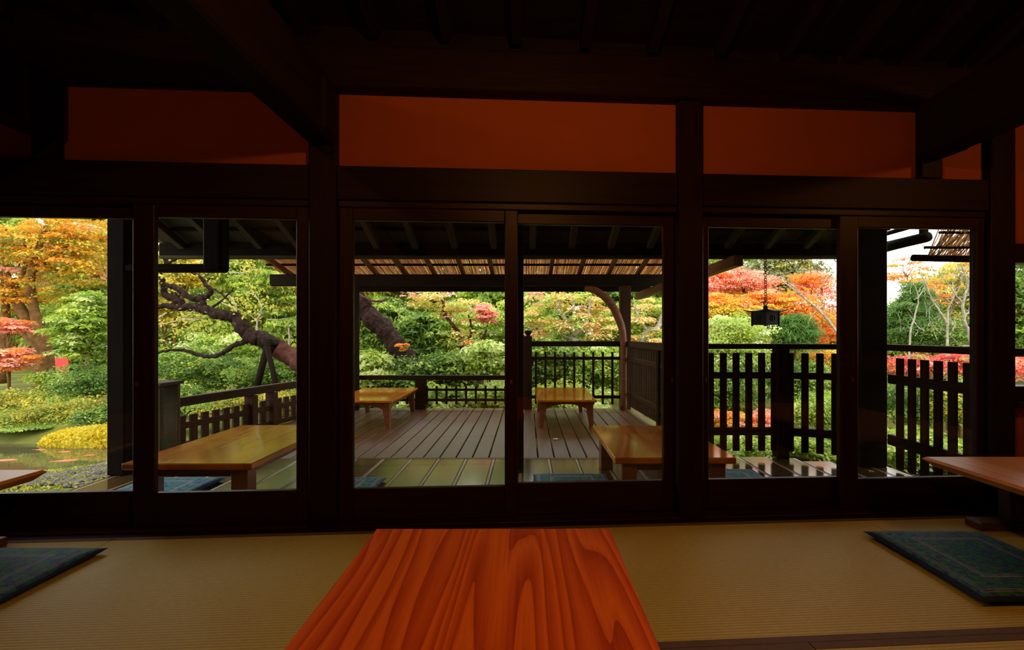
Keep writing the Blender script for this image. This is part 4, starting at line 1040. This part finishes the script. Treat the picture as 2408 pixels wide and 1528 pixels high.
limbs(pl, 'limb', [
    ([(655, 818), (620, 800), (585, 785), (560, 752), (535, 742), (500, 735), (460, 722), (420, 722), (385, 718), (355, 730)], 0.155, 0.035),
    ([(590, 800), (560, 808), (535, 822), (510, 836), (480, 838), (440, 825), (400, 823), (355, 835)], 0.05, 0.018),
    ([(500, 735), (482, 720), (475, 702), (490, 695), (495, 680), (480, 665), (470, 650), (450, 640)], 0.06, 0.02),
    ([(475, 702), (450, 700), (430, 688), (410, 675), (385, 668), (380, 645), (392, 620), (385, 590)], 0.055, 0.035),
    ([(430, 712), (405, 700), (388, 690), (385, 668)], 0.07, 0.045),
    ([(392, 620), (420, 605), (440, 590)], 0.03, 0.01), ([(385, 660), (365, 640), (350, 610)], 0.035, 0.012),
    ([(500, 722), (530, 700), (550, 675)], 0.022, 0.008), ([(480, 668), (520, 690), (545, 715), (560, 735)], 0.02, 0.008)], YP, M_BARKD)
limbs(pl, 'twig', [([(560, 752), (555, 720), (540, 695), (530, 690)], 0.02, 0.006), ([(605, 790), (605, 755), (615, 725), (600, 695), (575, 690)], 0.022, 0.006),
    ([(605, 755), (590, 742), (588, 730)], 0.012, 0.005), ([(555, 727), (520, 710), (505, 700)], 0.014, 0.005), ([(470, 752), (430, 750), (395, 760), (355, 765)], 0.018, 0.006),
    ([(675, 830), (680, 800), (678, 770), (685, 762)], 0.02, 0.006), ([(540, 640), (560, 642), (580, 640), (600, 625)], 0.012, 0.005), ([(455, 640), (475, 615), (482, 595)], 0.02, 0.006),
    ([(420, 755), (440, 745), (455, 730)], 0.012, 0.006), ([(390, 735), (372, 748), (352, 760)], 0.014, 0.006), ([(630, 750), (655, 752), (685, 745)], 0.010, 0.004),
    ([(440, 823), (432, 812), (425, 805)], 0.010, 0.004), ([(505, 832), (490, 822), (480, 818)], 0.014, 0.006)], YP, M_BARKP, 6, 0.05)
rng = np.random.default_rng(77)
bl = []
for (px, py, rx, ry) in ((400, 650, 40, 45), (440, 775, 70, 35), (480, 640, 50, 30), (600, 720, 50, 50), (560, 640, 40, 20)):
    q = P(px, py, YP); s = YP / FPX; bl.append((q.x, q.y, q.z, rx * s, 0.3, ry * s))
C, T = scatter(bl, 900, rng, 0.25, 10, 0.2, 1.0); leaf_object('foliage', pl, C, 0.045, LM['olive'], T * 0.5 + 0.5, rng, 0.2, 1.5)
pr = thing('tree_prop', 'pair of crossed black poles propping up the plum limb', 'prop', P(626, 960, YP - 0.12))
def pole(a, b, dy, r):
    A_, B_ = P(*a, YP - 0.1 + dy), P(*b, YP - 0.1 + dy); tube('prop_pole', [A_, B_], [r, r * 0.95], M_BAMB, pr, 10)
pole((585, 985), (633, 796), -0.10, 0.058); pole((668, 985), (628, 815), -0.22, 0.046)
cc = P(630, 812, YP - 0.12); tube('rope_binding', [cc + Vector((-0.09, 0, 0.03)), cc + Vector((0.10, 0, 0.03))], [0.05, 0.05], M_BAMB, pr, 10)
# thick leaning trunk seen past the pergola beam
YK = 8.8
lt = thing('leaning_trunk', 'thick dark leaning tree trunk crossing behind the low lattice railing', 'tree', P(985, 940, YK))
limbs(lt, 'trunk', [([(1000, 950), (975, 880), (945, 828), (905, 778), (860, 730), (830, 690), (795, 640), (760, 570)], 0.21, 0.13)], YK, M_BARKD, 12, 0.1)
limbs(lt, 'branch', [([(840, 690), (870, 705), (895, 708), (915, 702)], 0.03, 0.008), ([(955, 845), (962, 860), (965, 885)], 0.06, 0.05)], YK - 0.1, M_BARKR, 7, 0.1)
C, T = scatter([(P(945, 822, YK - 0.25).x, YK - 0.25, P(945, 822, YK - 0.25).z, 0.12, 0.1, 0.08), (P(765, 560, YK).x, YK, P(765, 560, YK).z, 1.2, 0.8, 0.7)], 1800, rng, 0.25, 30)
leaf_object('foliage', lt, C, 0.08, LM['cedar'], T, rng)

# --- trees and shrubs behind the deck
mg = 'garden planting behind the deck'
plant('cedar_tree', 'soft drooping green cedar behind the plum limb', 'tree', [(620, 720, 11.5, 90, 90), (680, 800, 11, 70, 60), (560, 640, 12, 60, 60)], 'cedar', 13000, 0.11, flat=0.1, droop=0.8, elong=3.0, layer=0.35)
plant('garden_tree', 'yellow-leaved tree above the plum twigs', 'tree', [(410, 640, 11, 70, 50), (380, 740, 11, 60, 40)], 'gold', 3600, 0.09)
plant('garden_tree', 'yellow-leaved tree under the pergola beam end', 'tree', [(690, 690, 12, 40, 25)], 'gold', 900, 0.09)
for (px, py, Y, rx, ry, pal, n, lf, lab) in (
        (480, 870, 9.6, 110, 48, 'green', 7500, 0.07, 'broad green shrub below the plum limb'), (640, 880, 9.3, 90, 50, 'green', 6000, 0.07, 'green shrub behind the tree prop'),
        (420, 950, 7.6, 70, 38, 'green', 3600, 0.06, 'green shrub beside the louvred box'), (560, 950, 7.6, 110, 26, 'olive', 4200, 0.055, 'yellow-green clipped hedge under the low brown railing'),
        (690, 955, 7.9, 80, 30, 'olive', 3000, 0.055, 'yellow-green shrub behind the low slat corner'), (560, 825, 10.6, 110, 45, 'bright', 5000, 0.085, 'bright green shrub behind the lower plum branch'), (410, 820, 11.4, 60, 50, 'bright', 3000, 0.085, 'bright leafy shrub at the plum branch tips'),
        (900, 770, 10.4, 80, 60, 'green', 6500, 0.13, 'long-leaved green shrub above the leaning trunk'), (990, 800, 10, 70, 60, 'green', 5200, 0.13, 'long-leaved green shrub beside the leaning trunk'),
        (960, 890, 8.6, 90, 45, 'dark', 5000, 0.08, 'dark green shrub at the foot of the leaning trunk'), (1060, 880, 8.9, 70, 50, 'green', 4200, 0.09, 'mid green shrub under the peach-leaved maple'),
        (865, 870, 8.2, 45, 40, 'lime', 1500, 0.12, 'pale lime shrub beside the leaning trunk foot'), (1152, 850, 8.6, 45, 42, 'lime', 1900, 0.12, 'pale lime big-leaved shrub under the maple'),
        (1030, 945, 7.8, 100, 28, 'bright', 3600, 0.10, 'bright leafy plant showing through the lattice railing'), (1150, 940, 7.8, 80, 30, 'bright', 3000, 0.09, 'light green plant showing through the lattice railing'),
        (870, 945, 8.0, 90, 30, 'dark', 3000, 0.07, 'dark shrub behind the lattice railing table'),
        (1130, 790, 13, 90, 70, 'bright', 5000, 0.11, 'bright green tree behind the lime shrub'),
        (1300, 870, 8.4, 80, 60, 'green', 5000, 0.09, 'green shrub behind the tall baluster railing'), (1420, 880, 8.6, 80, 60, 'bright', 5000, 0.08, 'light green shrub behind the pergola post'),
        (1330, 945, 7.7, 120, 34, 'lime', 3800, 0.08, 'pale green ground shrub below the baluster railing'), (1300, 800, 11.5, 90, 50, 'green', 4600, 0.09, 'green shrub below the amber maple'), (1450, 790, 11.5, 70, 70, 'cedar', 4600, 0.09, 'soft green conifer behind the curved brace'),
        (1240, 760, 12.5, 70, 80, 'bright', 4200, 0.10, 'bright green tree beside the newel post')):
    plant('garden_shrub' if 'tree' not in lab.split(' ')[2:3] else 'garden_tree', lab, 'shrub', [(px, py, Y, rx, ry)], pal, n, lf, group=mg, elong=3.2 if 'long-leaved' in lab else 1.8, branches=4)
def maple(label, crowns, pal, n, leaf, Y, paths, bark, extra=None, base=None, flat=0.9):
    t = plant('maple_tree', label, 'tree', crowns, pal, n, leaf, base=base, trunk=0, flat=flat, layer=0.4, extra=extra, cl=0.22)
    limbs(t, 'trunk', paths, Y, bark, 7, 0.1); return t
maple('peach and orange leaved maple with forked stems behind the deck', [(1040, 720, 10.4, 60, 38), (1095, 745, 10.3, 55, 45), (1000, 700, 10.6, 40, 30), (1070, 810, 10.2, 45, 35)], 'amber', 1900, 0.10, 10.3,
      [([(1095, 930), (1092, 860), (1080, 790), (1060, 760), (1045, 735), (1042, 700)], 0.07, 0.03), ([(1092, 860), (1100, 810), (1108, 780), (1102, 740)], 0.045, 0.02), ([(1085, 800), (1065, 770), (1055, 760)], 0.03, 0.015), ([(1125, 930), (1128, 820), (1145, 775)], 0.045, 0.02)], M_BARKR,
      extra=[('coral', [(1140, 735, 10.1, 28, 24), (1150, 750, 10.0, 22, 20)], 800), ('flame', [(1096, 811, 10.0, 18, 9), (1072, 848, 9.8, 16, 12), (985, 850, 9.8, 14, 14), (950, 815, 8.3, 12, 9)], 500)], base=(1095, 10.3))
maple('amber-leaved maple with pale twisted branches behind the baluster railing', [(1290, 720, 10, 60, 40), (1370, 720, 10.1, 65, 40), (1260, 765, 9.9, 45, 30), (1400, 770, 9.9, 55, 35), (1330, 770, 9.9, 40, 25)], 'amber', 2500, 0.10, 9.9,
      [([(1370, 930), (1365, 850), (1348, 790), (1338, 760), (1315, 730), (1318, 700)], 0.08, 0.025), ([(1348, 790), (1375, 765), (1385, 730), (1390, 700)], 0.05, 0.02), ([(1338, 760), (1350, 730), (1345, 690)], 0.04, 0.015), ([(1360, 800), (1330, 790), (1290, 775), (1255, 760)], 0.03, 0.01)], M_BARKP, base=(1370, 9.9))
maple('amber-leaved maple with a grey bent branch past the pergola post', [(1520, 740, 9.6, 40, 35), (1550, 800, 9.4, 35, 30), (1500, 790, 9.6, 30, 25)], 'amber', 1000, 0.095, 9.5,
      [([(1512, 930), (1510, 810), (1525, 780), (1550, 765), (1575, 700)], 0.08, 0.04), ([(1525, 780), (1500, 740), (1490, 700)], 0.03, 0.01)], M_BARKP, base=(1512, 9.5))
plant('pine_shrub', 'soft green pine past the pergola post', 'shrub', [(1540, 740, 11, 40, 45)], 'cedar', 2400, 0.09, flat=0.1, elong=4)

# --- planting behind the lantern
maple('coral-red maple towering behind the hanging lantern', [(1700, 655, 12.4, 60, 38), (1760, 670, 12.4, 60, 32), (1660, 690, 12.4, 50, 40)], 'coral', 6500, 0.085, 12.4,
      [([(1740, 900), (1745, 760), (1750, 690), (1740, 640)], 0.09, 0.03), ([(1750, 720), (1780, 680), (1800, 650)], 0.03, 0.01)], M_BARKR, base=(1740, 12.4), flat=0.5)
maple('golden orange maple just behind the hanging lantern', [(1710, 720, 11.2, 70, 30), (1850, 715, 11.2, 70, 38), (1900, 750, 11.0, 60, 30), (1800, 710, 11.3, 50, 25)], 'flame', 7500, 0.08, 11.2,
      [([(1810, 900), (1820, 800), (1840, 730)], 0.08, 0.03)], M_BARKB, extra=[('gold', [(1700, 735, 10.9, 60, 22), (1790, 735, 10.9, 40, 18)], 2600)], base=(1810, 11.2), flat=0.6)
maple('coral maple thin against the sky past the lantern', [(1930, 690, 12.8, 50, 55), (1965, 760, 12.6, 45, 45), (1905, 660, 13, 40, 30)], 'coral', 3600, 0.075, 12.8,
      [([(1960, 900), (1955, 790), (1935, 720), (1930, 650)], 0.07, 0.02)], M_BARKR, extra=[('flame', [(1940, 790, 12.4, 50, 25), (1900, 670, 12.6, 30, 25)], 1500)], base=(1960, 12.8), flat=0.5)
by_ = thing('bare_tree', 'bare pale branch rising diagonally behind the lantern railing', 'tree', P(2040, 990, 8.8))
byp = [([(2040, 990), (2010, 840), (1975, 788), (1930, 735), (1885, 695), (1850, 668), (1822, 648)], 0.06, 0.012), ([(1885, 695), (1865, 672), (1840, 655)], 0.025, 0.008), ([(1965, 780), (1935, 720), (1920, 690), (1960, 630)], 0.016, 0.005),
    ([(1935, 720), (1915, 735), (1900, 760)], 0.010, 0.004), ([(1950, 740), (1975, 690), (1990, 650)], 0.012, 0.004), ([(1930, 735), (1920, 700), (1930, 670)], 0.010, 0.004)]
limbs(by_, 'branch', [(a, b * 0.55, c * 0.6) for a, b, c in byp], 8.8, M_BARKP, 6, 0.08, 0.6)
rn = random.Random(19); tw = []
for k in range(60):
    a, b = rn.uniform(1880, 1985), rn.uniform(620, 770); an = rn.uniform(0.4, 2.7); L = rn.uniform(15, 40)
    tw.append(([(a, b), (a + L * 0.5 * math.cos(an) + rn.uniform(-4, 4), b - L * 0.5 * math.sin(an)), (a + L * math.cos(an), b - L * math.sin(an))], 0.006, 0.002))
limbs(by_, 'twig', tw, 9.4, M_BARKR, 4, 0.0)
plant('azalea_shrub', 'yellow-green shrub filling behind the lantern railing', 'shrub', [(1730, 785, 9.2, 75, 42), (1690, 840, 9, 60, 45), (1770, 850, 9, 60, 40)], 'lime', 7500, 0.065, branches=5)
plant('garden_shrub', 'olive shrub blended into the yellow-green shrub', 'shrub', [(1710, 800, 9.5, 80, 50)], 'olive', 2500, 0.065)['label'] = 'olive shrub just under the golden maple'
plant('pine_shrub', 'round dark green pine beside the lantern', 'shrub', [(1868, 785, 9.4, 38, 40)], 'pine', 4500, 0.085, flat=0.0, elong=7, droop=-0.5)
for (px, py, Y, rx, ry, pal, n, lab) in ((1720, 920, 8.4, 80, 50, 'green', 4200, 'green shrub seen between the lantern railing slats'), (1870, 900, 8.8, 80, 55, 'green', 4200, 'green shrub behind the angled railing'), (1700, 985, 7.4, 60, 18, 'flame', 1300, 'low orange-leaved shrub behind the railing slats'),
        (1800, 990, 7.4, 60, 20, 'coral', 1300, 'low coral-leaved shrub behind the railing post'), (1930, 970, 7.4, 70, 40, 'bright', 3600, 'bright green grass clump behind the angled railing'), (1750, 1050, 6.2, 110, 26, 'bright', 3400, 'bright ground plant at the deck edge below the lantern'), (1920, 1050, 6.0, 90, 26, 'bright', 3000, 'bright ground plant below the angled railing'),
        (1900, 840, 10, 60, 30, 'olive', 2400, 'olive shrub below the round pine'), (1950, 860, 9.6, 50, 30, 'flame', 1600, 'orange shrub behind the corner post'), (2020, 900, 8.6, 60, 80, 'olive', 3000, 'olive shrub behind the corner post')):
    plant('garden_shrub', lab, 'shrub', [(px, py, Y, rx, ry)], pal, n, 0.065, group='shrubs behind the lantern railing', branches=4)

# --- planting past the corner post
plant('conifer_tree', 'soft green cone-shaped conifer past the corner post', 'tree', [(2140, 790, 10.6, 70, 40), (2145, 740, 10.6, 50, 40), (2150, 695, 10.6, 28, 30)], 'pine', 9000, 0.085, flat=0.0, elong=7, droop=0.2)
plant('maple_tree', 'sparse orange maple behind the bare pale trees', 'tree', [(2190, 690, 12.5, 45, 50), (2110, 770, 12.5, 30, 40), (2260, 640, 12.5, 60, 20), (2130, 640, 12.5, 40, 40)], 'flame', 1900, 0.085, flat=0.5, layer=0.3)
bt = thing('bare_tree', 'leafless pale tree with many forked branches past the corner post', 'tree', P(2230, 1010, 8.0))
ph_ = [([(2229, 1010), (2228, 900), (2228, 800), (2230, 730), (2245, 690), (2238, 660)], 0.05, 0.010), ([(2228, 760), (2205, 725), (2185, 690), (2172, 655), (2160, 640)], 0.035, 0.008),
      ([(2130, 1000), (2140, 800), (2152, 740), (2160, 700), (2148, 665)], 0.035, 0.010), ([(2300, 1010), (2285, 810), (2270, 760), (2265, 715), (2275, 670), (2262, 625)], 0.07, 0.018), ([(2268, 740), (2300, 720), (2330, 690)], 0.03, 0.012),
      ([(2265, 715), (2245, 690), (2230, 668), (2210, 640)], 0.03, 0.008), ([(2205, 800), (2188, 760), (2185, 730), (2195, 715)], 0.012, 0.005), ([(2275, 670), (2295, 650), (2310, 620)], 0.025, 0.008), ([(2240, 700), (2200, 705), (2180, 695)], 0.010, 0.004),
      ([(2285, 810), (2260, 812), (2225, 780), (2200, 772)], 0.014, 0.005), ([(2160, 700), (2175, 670), (2180, 640)], 0.012, 0.004), ([(2250, 690), (2262, 660), (2258, 630)], 0.014, 0.005), ([(2262, 700), (2285, 690), (2300, 670)], 0.016, 0.006)]
limbs(bt, 'branch', [(a, b * 0.55, c * 0.55) for a, b, c in ph_], 8.0, M_BARKP, 6, 0.08, 0.6)
rn = random.Random(9); tw = []
for k in range(220):
    a, b = 2110 + 220 * rn.random() ** 0.7, rn.uniform(560, 790); an = rn.uniform(0.6, 2.5); L = rn.uniform(15, 45)
    tw.append(([(a, b, rn.uniform(-.4, .4)), (a + L * 0.5 * math.cos(an) + rn.uniform(-4, 4), b - L * 0.5 * math.sin(an)), (a + L * math.cos(an), b - L * math.sin(an))], 0.005, 0.002))
limbs(bt, 'twig', tw, 8.0, M_BARKP, 4, 0.0)
plant('azalea_hedge', 'red azalea hedge behind the corner railing slats', 'hedge', [(2150, 862, 8.3, 70, 24), (2260, 860, 8.1, 80, 26), (2390, 870, 8.0, 80, 26)], 'red', 6500, 0.06, trunk=0.03, branches=3)
for (px, py, Y, rx, ry, pal, n, lab) in ((2240, 800, 10, 90, 40, 'dark', 4200, 'dark shrub behind the leafless pale tree'), (2150, 950, 7.2, 80, 55, 'dark', 3200, 'dark green shrub below the azalea hedge'), (2260, 950, 6.8, 80, 50, 'olive', 3000, 'olive shrub below the azalea hedge'),
        (2150, 1060, 5.6, 110, 40, 'bright', 3400, 'bright green ground plant below the corner railing'), (2270, 1080, 5.2, 90, 40, 'bright', 2400, 'bright ground plant near the house corner'), (2230, 930, 7.6, 60, 20, 'flame', 700, 'low orange shrub between azaleas and lawn')):
    plant('garden_shrub', lab, 'shrub', [(px, py, Y, rx, ry)], pal, n, 0.06, group='shrubs past the corner post', branches=4)

# --- fallen yellow leaf and a pale spot on the deck
def fallen(label, px, py, mat, s):
    c = F(px, py, ZD); pts = []
    for k in range(10):
        a = math.pi * 2 * k / 10; r = s * (1 if k % 2 == 0 else 0.45); pts.append((r * math.cos(a), r * math.sin(a), 0.004 + 0.004 * (k % 2)))
    o = meshobj('leaf_shape', pts + [(0, 0, 0.002)], [(k, (k + 1) % 10, 10) for k in range(10)], mat, None, Matrix.Translation((c.x, c.y, ZD + 0.001)))
    props(o, label, 'leaf')
M_LY = plain('yellow_leaf', (0.8, 0.5, 0.1), 0.6); M_SPOT = plain('pale_spot', (0.85, 0.83, 0.75), 0.3)
fallen('small pale star-shaped spot on the deck planks by the small table', 1307, 1033, M_SPOT, 0.04)  # small pale spot, same star outline as the yellow leaf
fallen('yellow fallen leaf on the shiny boards by the corner post', 2048, 1109, M_LY, 0.03)
